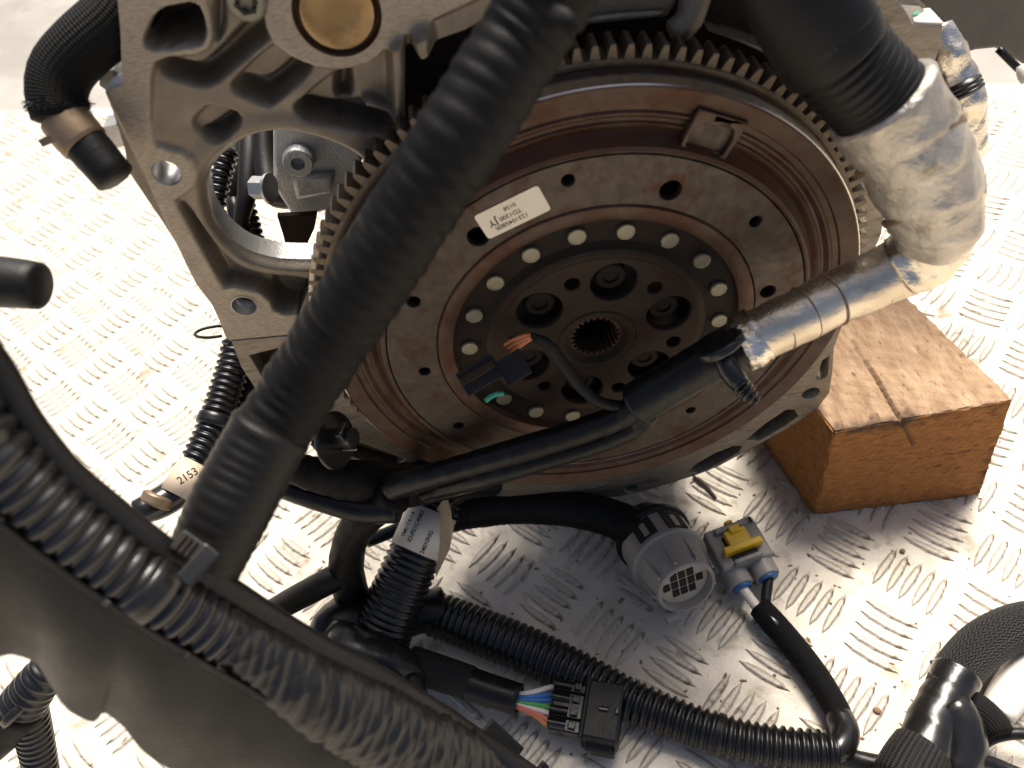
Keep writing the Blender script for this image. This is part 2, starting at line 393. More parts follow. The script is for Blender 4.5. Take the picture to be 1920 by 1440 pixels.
M['whitepipe'] = mat('white_pipe', (.78, .74, .67), (.72, .67, .59), 40, 0, .45, c3=(.40, .24, .10), c3amt=.27, c3scale=60)
M['greenpaint'] = mat('green_paint_mark', (.02, .26, .15), (.03, .32, .19), 60, 0, .5)
M['wire_white'] = mat('white_wire', (.72, .64, .54), None, 60, 0, .4)
M['wire_blue'] = mat('blue_wire', (.035, .15, .42), None, 60, 0, .4)
M['wire_green'] = mat('green_wire', (.07, .34, .06), None, 60, 0, .4)
M['wire_pink'] = mat('pink_wire', (.62, .16, .12), None, 60, 0, .4)
M['wire_orange'] = mat('orange_wire', (.58, .19, .05), None, 60, 0, .4)
M['copper'] = mat('copper_orange_wire', (.66, .22, .07), None, 60, .0, .4)
M['casting_far'] = mat('sandblasted_aluminium', (.46, .46, .45), (.56, .56, .55), 50, .6, .45, .6, 700, c3=(.2, .2, .2), c3amt=.38, c3scale=60)
M['debris'] = mat('dark_debris', (.05, .035, .025), (.09, .06, .04), 60, 0, .8)
M['pebble'] = mat('brown_pebble', (.22, .13, .08), (.3, .18, .11), 90, 0, .8)

# ================================================================== the setting: tread plate and the ground beyond it
PA, PB = pz(0, 208), pz(1920, 156)            # far edge of the plate
edge = (PB - PA)[:2]; edge /= np.linalg.norm(edge); e0 = PA[:2] - edge * .6; e1 = PB[:2] + edge * .9
nb = np.array([edge[1], -edge[0]])            # towards the lens
def strip_plate():
    a, b = e0, e1; c, d = e1 + nb * 2.0, e0 + nb * 2.0
    V = [(*p, 0) for p in (a, b, c, d)] + [(*p, -.006) for p in (a, b, c, d)]
    return mesh('floor_plate', V, [(3, 2, 1, 0), (4, 5, 6, 7), (0, 1, 5, 4), (1, 2, 6, 5), (2, 3, 7, 6), (3, 0, 4, 7)])
floor = link('floor_plate', strip_plate(), M['plate'], None, False)
tag(floor, 'pale aluminium five-bar tread plate lying under everything', None, kind='structure')
gme = mesh('ground', [(-60, -60, -.12), (60, -60, -.12), (60, 60, -.12), (-60, 60, -.12)], [(0, 1, 2, 3)])
tag(link('ground', gme, M['ground'], None, False), 'pale tan concrete ground beyond the edge of the plate', None, kind='structure')

def barverts(L=.0185, W=.0034, H=.0014):
    xs = [-1, -.62, 0, .62, 1]; ws = [0.02, .72, 1, .72, .02]
    base = [(x * L, -w * W, .0002) for x, w in zip(xs, ws)] + [(x * L, w * W, .0002) for x, w in zip(xs[-2:0:-1], ws[-2:0:-1])]
    top = [(x * .9, y * .42, H) for x, y, z in base]
    n = len(base); Fc = [(i, (i + 1) % n, n + (i + 1) % n, n + i) for i in range(n)] + [tuple(n + i for i in range(n))]
    return np.array(base + top), Fc
BV, BF = barverts()
barme = mesh('tread_bar', BV, BF); barme.materials.append(M['bar'])
bars = []
P0 = np.array([.203, -.053])
for i in range(-17, 10):
    for j in range(-5, 18):
        for kind in (0, 1):
            cx, cy = P0[0] + i * .072 + kind * .036, P0[1] + j * .0685 + kind * .0342
            a = R(41) if kind == 0 else R(-45)
            t = a + R(-90 if kind == 0 else 90)
            for k in range(-2, 3):
                x = cx + math.cos(t) * k * .0092; y = cy + math.sin(t) * k * .0092
                if (np.array([x, y]) - e0) @ nb < .02: continue
                bars.append((x, y, a + random.uniform(-.03, .03)))
def hidden(px, py):
    P = np.array([[px, py]])
    for poly in (((400, 640), (230, 150), (230, -50), (1800, -50), (1840, 420), (1880, 740), (1830, 930), (1520, 960), (1200, 1000), (560, 1000), (560, 870)),
                 ((-50, 680), (200, 900), (600, 1200), (960, 1440), (330, 1440), (110, 1310), (-50, 1240)),
                 ((640, 950), (860, 940), (860, 1130), (1560, 1380), (1560, 1440), (1180, 1400), (960, 1300), (800, 1290), (600, 1230))):
        if sdpoly(P, poly)[0] < 0: return True
    return False
scored = []
for n, (x, y, a) in enumerate(bars):
    px, py = proj((x, y, 0))
    if 0 < px < 1920 and 0 < py < 1440 and not hidden(px, py): scored.append((depth((x, y, 0)), n))
near = set(n for _, n in sorted(scored)[:300])
rv, rf = [], []
for n, (x, y, a) in enumerate(bars):
    if n in near:
        o = bpy.data.objects.new('tread_bar', barme); COL.objects.link(o); o.parent = floor; o.location = (x, y, 0); o.rotation_euler = (0, 0, a)
    else:
        c, s = math.cos(a), math.sin(a); b = len(rv)
        rv += [(x + c * p[0] - s * p[1], y + s * p[0] + c * p[1], p[2]) for p in BV]; rf += [tuple(b + q for q in f) for f in BF]
rest = link('tread_bars', mesh('tread_bars', rv, rf), M['bar'], floor, False); rest['kind'] = 'stuff'

# ================================================================== engine
YF = .030                                     # front plane of the bell housing flange
eng = empty('engine', (0, .15, 0), 'bare car engine standing with its flywheel end towards the viewer', 'engine')
def q2(P, y=YF): return np.array([pv(a, b, y)[[0, 2]] for a, b in P])
outline = q2([(150, -160), (215, -60), (226, 60), (228, 118), (229, 160), (195, 172), (206, 205), (216, 236), (232, 285), (240, 330), (268, 372), (300, 418), (332, 465), (366, 530), (398, 572), (412, 602), (424, 634), (433, 637), (545, 627), (620, 620), (760, 600), (760, 100), (870, 62), (960, 12), (1040, -20), (1060, -180)])
land = q2([(120, -200), (150, -160), (195, 172), (424, 660), (560, 640), (560, 586), (547, 588), (532, 590), (512, 581), (507, 566), (485, 548), (437, 537), (419, 540), (401, 510), (354, 427), (328, 377), (345, 368), (368, 345), (370, 322), (358, 300), (340, 286), (317, 280), (290, 270), (283, 226), (283, 153), (290, 119), (313, 109), (370, 104), (392, 92), (400, 72), (397, 40), (386, 0), (385, -120)])
land2 = np.vstack([q2([(632 + 141 * math.cos(t), 26 + 106 * math.sin(t)) for t in np.linspace(R(205), R(60), 22)]), q2([(733, 83), (756, 67), (820, 36), (900, 0), (960, -30), (960, -150), (500, -150)])])
pock = [  # (polygon px, depth, wall width)
    ([(309, 111), (370, 125), (390, 115), (471, 28), (492, 4), (535, 20), (532, 54), (432, 138), (397, 167), (370, 169), (304, 150), (291, 126)], .013, .0085),
    ([(431, 158), (521, 77), (556, 98), (600, 126), (515, 200), (500, 208), (432, 178)], .006, .004),
    ([(450, 152), (498, 168), (560, 112), (600, 126), (515, 199), (500, 206), (436, 178)], .009, .0075),
    ([(546, 206), (563, 192), (632, 136), (690, 118), (735, 88), (790, 60), (800, 220), (740, 262), (700, 262), (640, 240), (562, 228)], .008, .0055),
    ([(560, 198), (622, 214), (680, 206), (738, 224), (790, 230), (740, 262), (700, 262), (640, 244), (560, 230)], .010, .007),
    ([(628, 138), (657, 136), (664, 206), (622, 212)], .010, .006),
    ([(352, 240), (381, 208), (394, 204), (441, 213), (454, 234), (416, 270), (392, 268)], .004, .003),
    ([(371, 255), (392, 250), (440, 214), (455, 234), (416, 270), (390, 270)], .008, .006),
    ([(330, 383), (350, 384), (392, 446), (432, 496), (484, 518), (600, 528), (600, 600), (545, 588), (530, 590), (512, 580), (505, 564), (485, 548), (437, 537), (419, 540), (401, 510), (354, 427)], .009, .0075),
    ([(500, 545), (545, 530), (600, 530), (600, 600), (520, 585)], .006, .005),
    ([(268, 78), (292, 18), (355, 5), (374, 12), (387, 56), (381, 79), (365, 88), (290, 94), (276, 90)], .016, .0025),
    ([(260, 50), (385, 32), (390, 60), (381, 82), (290, 96), (260, 96)], .014, .006),
    ([(402, -20), (420, -20), (424, 60), (404, 88), (398, 60)], .005, .004),
]
ribs = [([(744, 80), (752, 250)], .0035, .010), ([(790, 60), (800, 240)], .004, .012), ([(690, 205), (740, 222)], .002, .007)]
opening = chaikin(q2([(505, 257), (552, 257), (606, 272), (650, 289), (705, 330), (720, 400), (690, 490), (640, 500), (571, 501), (540, 500), (511, 497), (464, 484), (428, 460), (396, 420), (384, 372), (388, 332), (414, 301), (455, 271)]), 2)
bolt1 = pv(312, 325, YF); bolt2 = pv(458, 573, YF); plugc = pv(632, 25, YF)
def bell_housing():
    step = .0009; x0, x1, z0, z1 = -.215, .03, ZC - .005, ZC + .225
    nx, nz = int((x1 - x0) / step) + 1, int((z1 - z0) / step) + 1
    X, Z = np.meshgrid(np.linspace(x0, x1, nx), np.linspace(z0, z1, nz)); P = np.stack([X.ravel(), Z.ravel()], 1)
    h = np.full(len(P), -.0025)
    # a broad soft swell so that the cast web is not flat
    h += .0006 * vnoise(P, 28, 4)
    for poly, dp, w in pock:
        s = sdpoly(P, chaikin(q2(poly), 2)); h -= 1.05 * dp * sstep(.0008, -w * .46, s)
    so = sdpoly(P, opening); h += .0014 * sstep(.012, .004, so) * sstep(-.001, .003, so) - .004 * sstep(.004, .0, so)
    for seg, w, hh in ribs:
        a, b = q2(seg); e = b - a; t = np.clip(((P - a) @ e) / (e @ e), 0, 1); d = np.linalg.norm(P - a - t[:, None] * e, axis=1)
        h += hh * sstep(w * 1.6, w * .3, d)
    sl = np.minimum(sdpoly(P, land), sdpoly(P, chaikin(land2, 1)))
    f = sstep(.0011, -.0009, sl); win = sdpoly(P, chaikin(q2(pock[10][0]), 2)); f = f * sstep(-.001, .0005, win)
    h = h * (1 - f)
    clip = sdpoly(P, outline)
    clip = np.maximum(clip, -so)
    clip = np.maximum(clip, .0062 - np.hypot(P[:, 0] - bolt1[0], P[:, 1] - bolt1[2]))
    clip = np.maximum(clip, .0066 - np.hypot(P[:, 0] - bolt2[0], P[:, 1] - bolt2[2]))
    clip = np.maximum(clip, .0168 - np.hypot(P[:, 0] - plugc[0], P[:, 1] - plugc[2]))
    V = np.stack([P[:, 0], YF - h, P[:, 1]], 1).tolist(); island = (f > .5)
    ins = clip < 0; faces = []; midx = []; ev = {}
    def cut(a, b):
        k = (a, b) if a < b else (b, a)
        if k not in ev:
            t = clip[k[0]] / (clip[k[0]] - clip[k[1]]); A, B = np.array(V[k[0]]), np.array(V[k[1]]); ev[k] = len(V); V.append((A + (B - A) * t).tolist())
        return ev[k]
    G = ins.reshape(nz, nx); cnt = G[:-1, :-1].astype(int) + G[1:, :-1] + G[:-1, 1:] + G[1:, 1:]
    for j, i in zip(*np.nonzero(cnt)):
        q = (j * nx + i, j * nx + i + 1, (j + 1) * nx + i + 1, (j + 1) * nx + i)
        if cnt[j, i] == 4: faces.append(q)
        else:
            pl = []
            for a, b in zip(q, q[1:] + q[:1]):
                if ins[a]: pl.append(a)
                if ins[a] != ins[b]: pl.append(cut(a, b))
            if len(pl) < 3: continue
            faces.append(tuple(pl))
        midx.append(0)
    # walls round every cut edge
    ec = {}
    for f_ in faces:
        for a, b in zip(f_, f_[1:] + f_[:1]): ec[(a, b)] = 1
    for a, b in [k for k in ec if (k[1], k[0]) not in ec]:
        n = len(V); A, B = V[a], V[b]
        V += [A, B, [B[0], max(B[1], YF) + .013, B[2]], [A[0], max(A[1], YF) + .013, A[2]]]
        faces.append((n + 1, n, n + 3, n + 2)); midx.append(1)
    used = sorted({v for f_ in faces for v in f_}); mp = {v: k for k, v in enumerate(used)}
    me = mesh('bell_housing', [V[v] for v in used], [tuple(mp[v] for v in f_) for f_ in faces])
    o = link('bell_housing', me, M['housing'], eng); me.materials.append(M['bare'])
    av = np.zeros(len(V)); av[:len(f)] = f; at = me.attributes.new('land', 'FLOAT', 'POINT'); ek = {v: k for k, v in ev.items()}
    for k_, v_ in ek.items(): av[k_] = f[v_[0]]
    at.data.foreach_set('value', av[used].astype(np.float32))
    me.polygons.foreach_set('material_index', midx)
    return o
bell_housing()
# lower ring of the flange with slots, behind the ring gear
ro = [(545, 631), (433, 641), (452, 690), (500, 765), (566, 820), (640, 868), (695, 885), (780, 912), (900, 930), (1060, 939), (1158, 933), (1220, 919), (1348, 876), (1475, 806), (1533, 768), (1556, 738), (1562, 700), (1565, 653), (1600, 560), (1654, 440), (1662, 385), (1640, 340), (1593, 268), (1567, 219), (1530, 172), (1506, 145), (1474, 125), (1440, 96), (1330, 60)]
outer = q2(ro); RI = .1465
arc = [(RI * math.cos(t), ZC + RI * math.sin(t)) for t in np.linspace(R(62), R(-195), 90)]
slot = [q2([(1475, 770), (1436, 796), (1400, 826), (1425, 828), (1470, 802), (1497, 782), (1490, 770)], YF), q2([(1289, 887), (1310, 889), (1345, 872), (1385, 850), (1392, 838), (1375, 838), (1340, 852), (1305, 872)], YF),
        q2([(1543, 678), (1556, 668), (1552, 705), (1540, 714), (1530, 712)], YF), circ(pv(1521, 739, YF)[0], pv(1521, 739, YF)[2], .0055, 28), circ(pv(1184, 917, YF)[0], pv(1184, 917, YF)[2], .0048, 28),
        q2([(468, 668), (520, 655), (548, 700), (560, 760), (520, 745), (490, 705)], YF), q2([(600, 800), (650, 822), (758, 862), (740, 882), (690, 868), (640, 848)], YF)]
fl = solid2d('lower_flange', list(map(tuple, outer)) + arc, [list(map(tuple, s)) for s in slot], YF + .0005, .012, M['land'], eng, .0007)
fl['label'] = 'brushed aluminium lower flange ring with slots'
# floors of the slots, bolt sleeves, plug, screw
solid2d('flange_back', list(map(tuple, outer * .985 + np.array([0, ZC]) * .015)) + [(a * 1.0, b) for a, b in arc], [], YF + .016, .006, M['darkplate'], eng, .0005)
def ring(name, c, prof, m, parent=eng, segs=40): return lathe(name, prof, m, parent, (c[0], YF, c[2]), segs)
ring('bolt_sleeve', bolt1, [(.0062, .0002), (.0058, .0008), (.0058, .016)], M['bare'])
ring('thread_insert', bolt2, [(.0066, -.0004), (.0062, -.0005), (.0060, .0005), (.0044, .0035), (.0050, .0042), (.0042, .005), (.0048, .0058), (.0042, .0066), (.0048, .0074), (.0042, .0082), (.0044, .011), (.0020, .0112), (0, .0112)], M['bare'])
for k, p in enumerate([(1521, 739), (1184, 917)]):
    c = pv(*p, YF); ring('bolt_sleeve', c, [(.0054, .0003), (.0051, .001), (.0051, .016), (0, .0165)], M['bare'])
ring('plug_seat', plugc, [(.0169, -.0002), (.0163, .0006), (.0158, .003), (.0148, .0034), (.0144, .0055), (.0100, .007), (0, .007)], M['ridge'], segs=64)
ring('core_plug', plugc, [(.0146, .006), (.0145, .0012), (.0139, .0002), (.0125, -.0002), (.006, -.0004), (0, -.0004)], M['plug'], segs=64)
scr = pv(462, 3, YF)
ring('torx_screw', scr, [(.0072, .002), (.0072, -.0010), (.0062, -.0020), (.0040, -.0020), (.0036, -.0012), (.0036, .0005), (0, .0005)], M['rivet'])
for k in range(6):
    t = k * math.pi / 3; cylp = (scr[0] + .0035 * math.cos(t), scr[2] + .0035 * math.sin(t))
    solid2d('torx_lobe', circ(*cylp, .0011, 10), [], YF - .0021, .0012, M['darkhole'], eng, .0001)
# upper casting above the gear with its bright lower lip
c0, c1, c2_, c3_ = pv(1040, 46, .05), pv(1246, 24, .05), pv(1300, -60, .05), pv(1020, -80, .05)
solid2d('upper_casting', [tuple(p[[0, 2]]) for p in (c0, c1, c2_, c3_)], [], .044, .05, M['cast'], eng, .003)
lip0, lip1 = pv(1062, 44, .042), pv(1244, 24, .042)
tube('casting_lip', [lip0, (lip0 + lip1) / 2 + np.array([0, 0, .0006]), lip1], [.0012, .0016, .0012], M['land'], eng, segs=12)
s0 = [pv(1262, 62, .036), pv(1290, 40, .038), pv(1302, 0, .042), pv(1320, -70, .05)]
tube('casting_strut', s0, [.0055, .0060, .0066, .0075], M['cast'], eng, segs=18)
# right hand upper flange lug beside the corrugated hose
lug = q2([(1560, -60), (1668, -60), (1684, 2), (1700, 22), (1712, 46), (1768, 50), (1764, 84), (1752, 122), (1738, 150), (1720, 176), (1690, 210), (1640, 260), (1600, 258), (1640, 190), (1660, 140), (1650, 80), (1600, 30)])
lg = solid2d('flange_lug', list(map(tuple, lug)), [q2([(1634, 36), (1646, 30), (1662, 44), (1690, 90), (1712, 132), (1700, 140), (1660, 90)]).tolist()], YF, .022, M['land'], eng, .0008)
lt = [pv(1706, 24, YF + .02), pv(1742, 20, YF + .02), pv(1768, 48, YF + .0012), pv(1713, 46, YF + .0012)]
zz = .0012
solid = mesh('lug_top', [p + np.array([0, 0, zz]) for p in lt] + [p - np.array([0, 0, .004]) for p in lt], [(3, 2, 1, 0), (4, 5, 6, 7), (0, 1, 5, 4), (1, 2, 6, 5), (2, 3, 7, 6), (3, 0, 4, 7)])
link('lug_top', solid, M['casting_far'], eng, False)
gp = [(lt[0] * .75 + lt[3] * .25), (lt[0] * .45 + lt[1] * .55) * .75 + lt[3] * .25, (lt[0] * .45 + lt[1] * .55) * .45 + lt[3] * .55, lt[0] * .4 + lt[3] * .6]
link('paint_mark', mesh('paint_mark', [p + np.array([0, 0, zz + .0006]) for p in gp], [(3, 2, 1, 0)]), M['greenpaint'], eng, False)
# crankcase and block behind the housing (mostly off frame or in its shadow)
solid2d('crankcase', [(-.062, ZC - .17), (.10, ZC - .165), (.128, ZC - .06), (.135, ZC + .12), (.130, ZC + .17), (-.02, ZC + .22), (-.075, ZC + .17), (-.078, ZC + .02)], [], .058, .30, M['darkplate'], eng, .004)
solid2d('cylinder_head', [(-.10, ZC + .20), (.16, ZC + .20), (.15, ZC + .37), (-.09, ZC + .37)], [], .03, .33, M['cast'], eng, .008)
solid2d('oil_pan', [(-.06, .002), (.07, .002), (.09, ZC - .168), (-.06, ZC - .172)], [], .12, .22, M['cast'], eng, .006)
# things seen through the starter opening
def atf(px, py, y): return pv(px, py, y)
bk = [atf(512, 240, .105), atf(660, 240, .105), atf(680, 300, .105), atf(650, 385, .105), atf(600, 400, .105), atf(545, 402, .105), atf(512, 350, .105)]
solid2d('gearbox_bracket', [tuple(p[[0, 2]]) for p in bk], [], .105, .03, M['casting_far'], eng, .002)
bb = [atf(545, 325, .104), atf(628, 320, .104), atf(622, 360, .104), atf(556, 372, .104)]
solid2d('bracket_rib', [tuple(p[[0, 2]]) for p in bb], [], .101, .01, M['casting_far'], eng, .003)
cb = atf(559, 303, .1); lathe('bracket_boss', [(.0085, .006), (.0082, -.002), (.0075, -.0025), (.0038, -.0025), (.0036, .003), (0, .003)], M['casting_far'], eng, (cb[0], .1, cb[2]), 32)
tri = [atf(520, 402, .092), atf(595, 398, .092), atf(590, 425, .092), atf(566, 476, .092), atf(540, 476, .092), atf(532, 440, .092)]
solid2d('support_plate', [tuple(p[[0, 2]]) for p in tri], [], .09, .004, M['darkplate'], eng, .0005)
sb = atf(487, 352, .096)
o = empty('hex_bolt', sb, 'bright hexagonal bolt head seen through the round opening of the housing', 'bolt', rotz=R(-20))
cyl('bolt_head', .0062, .009, M['bare'], o, (-.004, 0, 0), segs=6); cyl('washer', .008, .0016, M['bare'], o, (.005, 0, 0), segs=24)
hose('coolant_pipe', [(470, 230, .47, 20), (468, 300, .46, 20), (462, 370, .455, 17), (452, 420, .46, 14), (462, 500, .47, 13)], M['rubber'], eng)
hose('coolant_pipe', [(436, 215, .52, 26), (438, 280, .51, 26), (440, 340, .505, 22), (446, 400, .51, 18)], M['rubber'], eng)
hose('bracket_arm', [(496, 225, .46, 24), (498, 300, .455, 23), (512, 360, .45, 24), (556, 378, .445, 16)], M['duct'], eng, segs=14)
h = empty('corrugated_hose', pd(410, 480, .5), 'thin black corrugated hose hanging behind the round opening', 'hose')
hose('conduit', [(428, 280, .48, 22), (414, 330, .48, 21), (405, 390, .48, 20), (402, 450, .485, 20), (400, 520, .49, 20)], M['conduit'], h, ridge=(.0046, .0018))
h = empty('corrugated_hose', pd(470, 480, .5), 'short black corrugated hose with taped end at the bottom of the round opening', 'hose')
hose('conduit', [(462, 380, .47, 16), (470, 420, .47, 19), (480, 460, .47, 19), (492, 500, .475, 19)], M['conduit'], h, ridge=(.0042, .0016))
hose('taped_end', [(438, 372, .465, 10), (443, 402, .465, 17), (452, 432, .465, 15)], M['vinyl'], h, noise=(.0007, 80))

# ================================================================== flywheel
fw = empty('flywheel', (0, .01, ZC), 'round rusty steel flywheel with toothed rim bolted to the engine', 'flywheel')
C0 = (0, 0, ZC)
lathe('outer_ring', [(.1085, -.0034), (.1100, -.0025), (.1118, .0040), (.1135, .0056)], M['rust'], fw, C0, 160)
lathe('ridge_ring', [(.1134, .0055), (.1150, .0046), (.1162, .0036), (.1172, .0034), (.1180, .0044), (.1192, .0046), (.1212, .0026), (.1222, .0024), (.1232, .0034), (.1258, .0030), (.1265, .0018), (.1342, .0000), (.1350, .0003)], M['ridge'], fw, C0, 160)
lathe('polished_rim', [(.1350, .0003), (.1355, .0008), (.1358, .0070)], M['polish'], fw, C0, 200)
lathe('rear_shoulder', [(.1358, .0070), (.1363, .0076), (.1354, .0086), (.1350, .0112), (.1358, .0139), (.1362, .0150)], M['steel'], fw, C0, 160)
gr = lathe('ring_gear', [(.1350, .0150), (.1354, .0137), (.1366, .0137), (.1370, .0132), (.1386, .0132), (.1392, .0137), (.1393, .0255), (.1386, .0262), (.1300, .0262)], M['gear'], fw, C0, 252)
NT = 126
def tooth():
    # tapered tooth with a chamfered front, along +x (radial), front towards -y
    w0, w1, hh = .0023, .00125, .0062
    yf, yb = .0139, .0255
    pr = [(-.0003, w0), (hh * .55, w0 * .76), (hh, w1 * .85)]
    V = []
    for y, k in ((yf, 1.0), (yb, 1.0)):
        for x, w in pr: V.append((.1390 + x, y, w * k))
        for x, w in reversed(pr): V.append((.1390 + x, y, -w * k))
    V[2] = (V[2][0] - .0004, V[2][1] + .0002, V[2][2]); 
    Fc = [(0, 1, 2, 3, 4, 5), (11, 10, 9, 8, 7, 6)] + [(i, i + 6, (i + 1) % 6 + 6, (i + 1) % 6) for i in range(5)]
    me = mesh('tooth', V, Fc); bm = bmesh.new(); bm.from_mesh(me); bmesh.ops.recalc_face_normals(bm, faces=bm.faces)
    bmesh.ops.bevel(bm, geom=[e for e in bm.edges if e.calc_length() < .02], offset=.00022, segments=1, affect='EDGES'); bm.to_mesh(me); bm.free(); return me
tme = tooth(); tme.materials.append(M['gear'])
for k in range(NT):
    o = bpy.data.objects.new('tooth', tme); COL.objects.link(o); o.parent = gr
    o.matrix_parent_inverse = Matrix.Identity(4)
    o.location = (0, -.01 + .01, ZC) ; o.rotation_euler = (0, -R(83.0 - 360 / NT * k), 0)
# face plate with the drilled holes
fp_holes = [z for z in [(1065.3, 338.8, .0030), (1416.9, 415.9, .0031), (775.1, 566.5, .0035), (796.2, 697, .0031), (860, 799, .0031), (1440, 547, .0040), (1295, 770, .0029), (1257.5, 357.5, .0050), (897, 444, .0052)]]
YP = -.003
hl = [circ(pv(a, b, YP)[0], pv(a, b, YP)[2], r, 22) for a, b, r in fp_holes]
solid2d('face_plate', circ(0, ZC, .1068, 160), [circ(0, ZC, .0822, 130)] + hl, YP, .005, M['steel'], fw, .0004)
lathe('plate_groove', [(.1064, .0005), (.1070, -.0012), (.1076, -.0030), (.1085, -.0034)], M['steel'], fw, C0, 160)
lathe('hole_floor', [(.081, .0070), (.109, .0070)], M['blackring'], fw, C0, 90)
lathe('inner_lip', [(.0826, -.0016), (.0820, -.0022), (.0812, -.0036), (.0795, -.0040), (.0760, -.0036), (.0740, -.0026), (.0733, .0012)], M['ridge'], fw, C0, 150)
lathe('rivet_ring', [(.0735, .0012), (.0600, .0012), (.0585, .0002), (.0568, -.0018)], M['blackring'], fw, C0, 130)
# hub plate, convex, with the bolt windows
YH = -.004
bh = [circ(.0385 * math.cos(R(74.5 - 60 * k)), ZC + .0385 * math.sin(R(74.5 - 60 * k)), .0116, 40) for k in range(6)]
sh = [circ(.0418 * math.cos(R(103.5 - 60 * k)), ZC + .0418 * math.sin(R(103.5 - 60 * k)), .0039, 22) for k in range(6)]
solid2d('hub_plate', circ(0, ZC, .0535, 110), [circ(0, ZC, .0200, 60)] + bh + sh, YH, .004, M['darkplate'], fw, .0006)
lathe('hub_rim', [(.0532, -.0036), (.0548, -.0034), (.0568, -.0018)], M['darkplate'], fw, C0, 120)
lathe('hub_boss', [(.0203, -.0034), (.0195, -.0046), (.0168, -.0046), (.0158, -.0030), (.0148, -.0016), (.0132, -.0010)], M['darkplate'], fw, C0, 80)
lathe('hub_back', [(.0575, .008), (.0132, .008)], M['darkhole'], fw, C0, 60)
# crank bolts glimpsed inside the windows
for k in range(6):
    t = R(74.5 - 60 * k); b = (.0372 * math.cos(t), 0, ZC + .0372 * math.sin(t))
    lathe('crank_bolt', [(.0078, .008), (.0078, .0025), (.0070, .0018), (.0040, .0018), (.0036, .0030), (0, .0030)], M['blackring'], fw, b, 24)
# splined bore
ns = 24; sp = []
for k in range(ns):
    t = 2 * math.pi * k / ns
    for dt, r in ((-.07, .0131), (-.035, .0114), (.035, .0114), (.07, .0131)): sp.append((r * math.cos(t + dt), ZC + r * math.sin(t + dt)))
solid2d('splined_bore', circ(0, ZC, .0136, 72), [sp], -.0012, .012, M['ridge'], fw, .0001)
# rivets
rivs = []
rprof = [(.0043, .0013), (.0044, -.0002), (.0040, -.0008), (.0030, -.0009), (.0029, -.00075), (0, -.0007)]
for k in range(18):
    t = R(14.6 + 19.93 * (k - 1)) if k < 11 else R(-4.9 + 20 * k)
    rc = (.0655 * math.cos(t), 0, ZC + .0655 * math.sin(t))
    if k == 0:
        r0 = lathe('rivet', [(a, b) for a, b in rprof], M['rivet'], fw, (0, 0, 0), 24); r0.location = rc
        r0.matrix_parent_inverse = fw.matrix_basis.inverted()
    else:
        o = bpy.data.objects.new('rivet', r0.data); COL.objects.link(o); o.parent = fw; o.matrix_parent_inverse = fw.matrix_basis.inverted(); o.location = rc
# sensor pocket pressed into the outer ring
ca = R(62.5); er = Vector((math.cos(ca), 0, math.sin(ca))); et = Vector((math.sin(ca), 0, -math.cos(ca)))
pc = Vector((.1165 * math.cos(ca), -.0005, ZC + .1165 * math.sin(ca)))
def pquad(name, uv, y0, th, m, holes=(), bev=.0008):
    f = lambda q: (pc.x + et.x * q[0] + er.x * q[1], pc.z + et.z * q[0] + er.z * q[1])
    return solid2d(name, [f(q) for q in uv], [[f(q) for q in h_] for h_ in holes], y0, th, m, fw, bev)
win = [(-.0085, -.0085), (.0095, -.0085), (.0100, .0060), (.0020, .0072), (-.0010, .0052), (-.0090, .0050)]
pquad('sensor_pocket', [(-.0105, -.0112), (.0118, -.0112), (.0125, .0110), (-.0115, .0110)], -.0006, .006, M['ridge'], [chaikin(win, 1).tolist(), [(-.002, .0085), (.005, .0085), (.005, .0098), (-.002, .0098)]])
pquad('pocket_floor', [(-.010, -.010), (.011, -.010), (.011, .0100), (-.010, .0100)], .0028, .001, M['steel'])
pquad('pocket_lip', [(-.0088, -.0088), (.0092, -.0088), (.0088, -.0052), (-.0084, -.0060)], .0006, .0045, M['land'], bev=.0012)
# printed sticker on the face plate
ys = YP - .0003
sc4 = [pv(*p, ys) for p in ((887.6, 406.7), (1007.9, 347.8), (1033.4, 390), (916.8, 449.4))]
scn = sum(sc4) / 4; sx = Vector(sc4[1] - sc4[0]).normalized(); sz = Vector((0, -1, 0)); 
SW = np.linalg.norm(sc4[1] - sc4[0]) / 2; SH = np.linalg.norm(sc4[3] - sc4[0]) / 2
stm = frame4(scn, -sx, sz)                    # the print is upside down as seen
def rrect(w, h_, r, n=5):
    P = []
    for cx, cy, a0 in ((w - r, h_ - r, 0), (-w + r, h_ - r, 90), (-w + r, -h_ + r, 180), (w - r, -h_ + r, 270)):
        for k in range(n + 1): t = R(a0 + 90 * k / n); P.append((cx + r * math.cos(t), cy + r * math.sin(t)))
    return P
rp = rrect(SW, SH, .0016); n = len(rp)
sme = mesh('sticker', [(a, b, 0) for a, b in rp] + [(a, b, .00012) for a, b in rp], [tuple(range(n, 2 * n)), tuple(range(n - 1, -1, -1))] + [(i, (i + 1) % n, n + (i + 1) % n, n + i) for i in range(n)])
for v in sme.vertices: v.co = stm @ v.co
stk = link('sticker', sme, M['sticker'], fw, False); stk['label'] = 'small white printed sticker on the grey ring'
def stext(body, size, x, y):
    me = textmesh(body, size)
    for v in me.vertices: v.co = stm @ (Vector((v.co.x + x, v.co.y + y, 0.0002)))
    me.materials.clear(); o = link('printed_text', me, M['ink'], stk, False)
stext('123104580R', .0031, SW * .14, SH * .52); stext('TD1200', .0031, SW * -.02 + .0015, SH * .02); stext('0158', .0029, SW * -.02, SH * -.52); stext('JY', .0052, SW * .62, SH * .02)

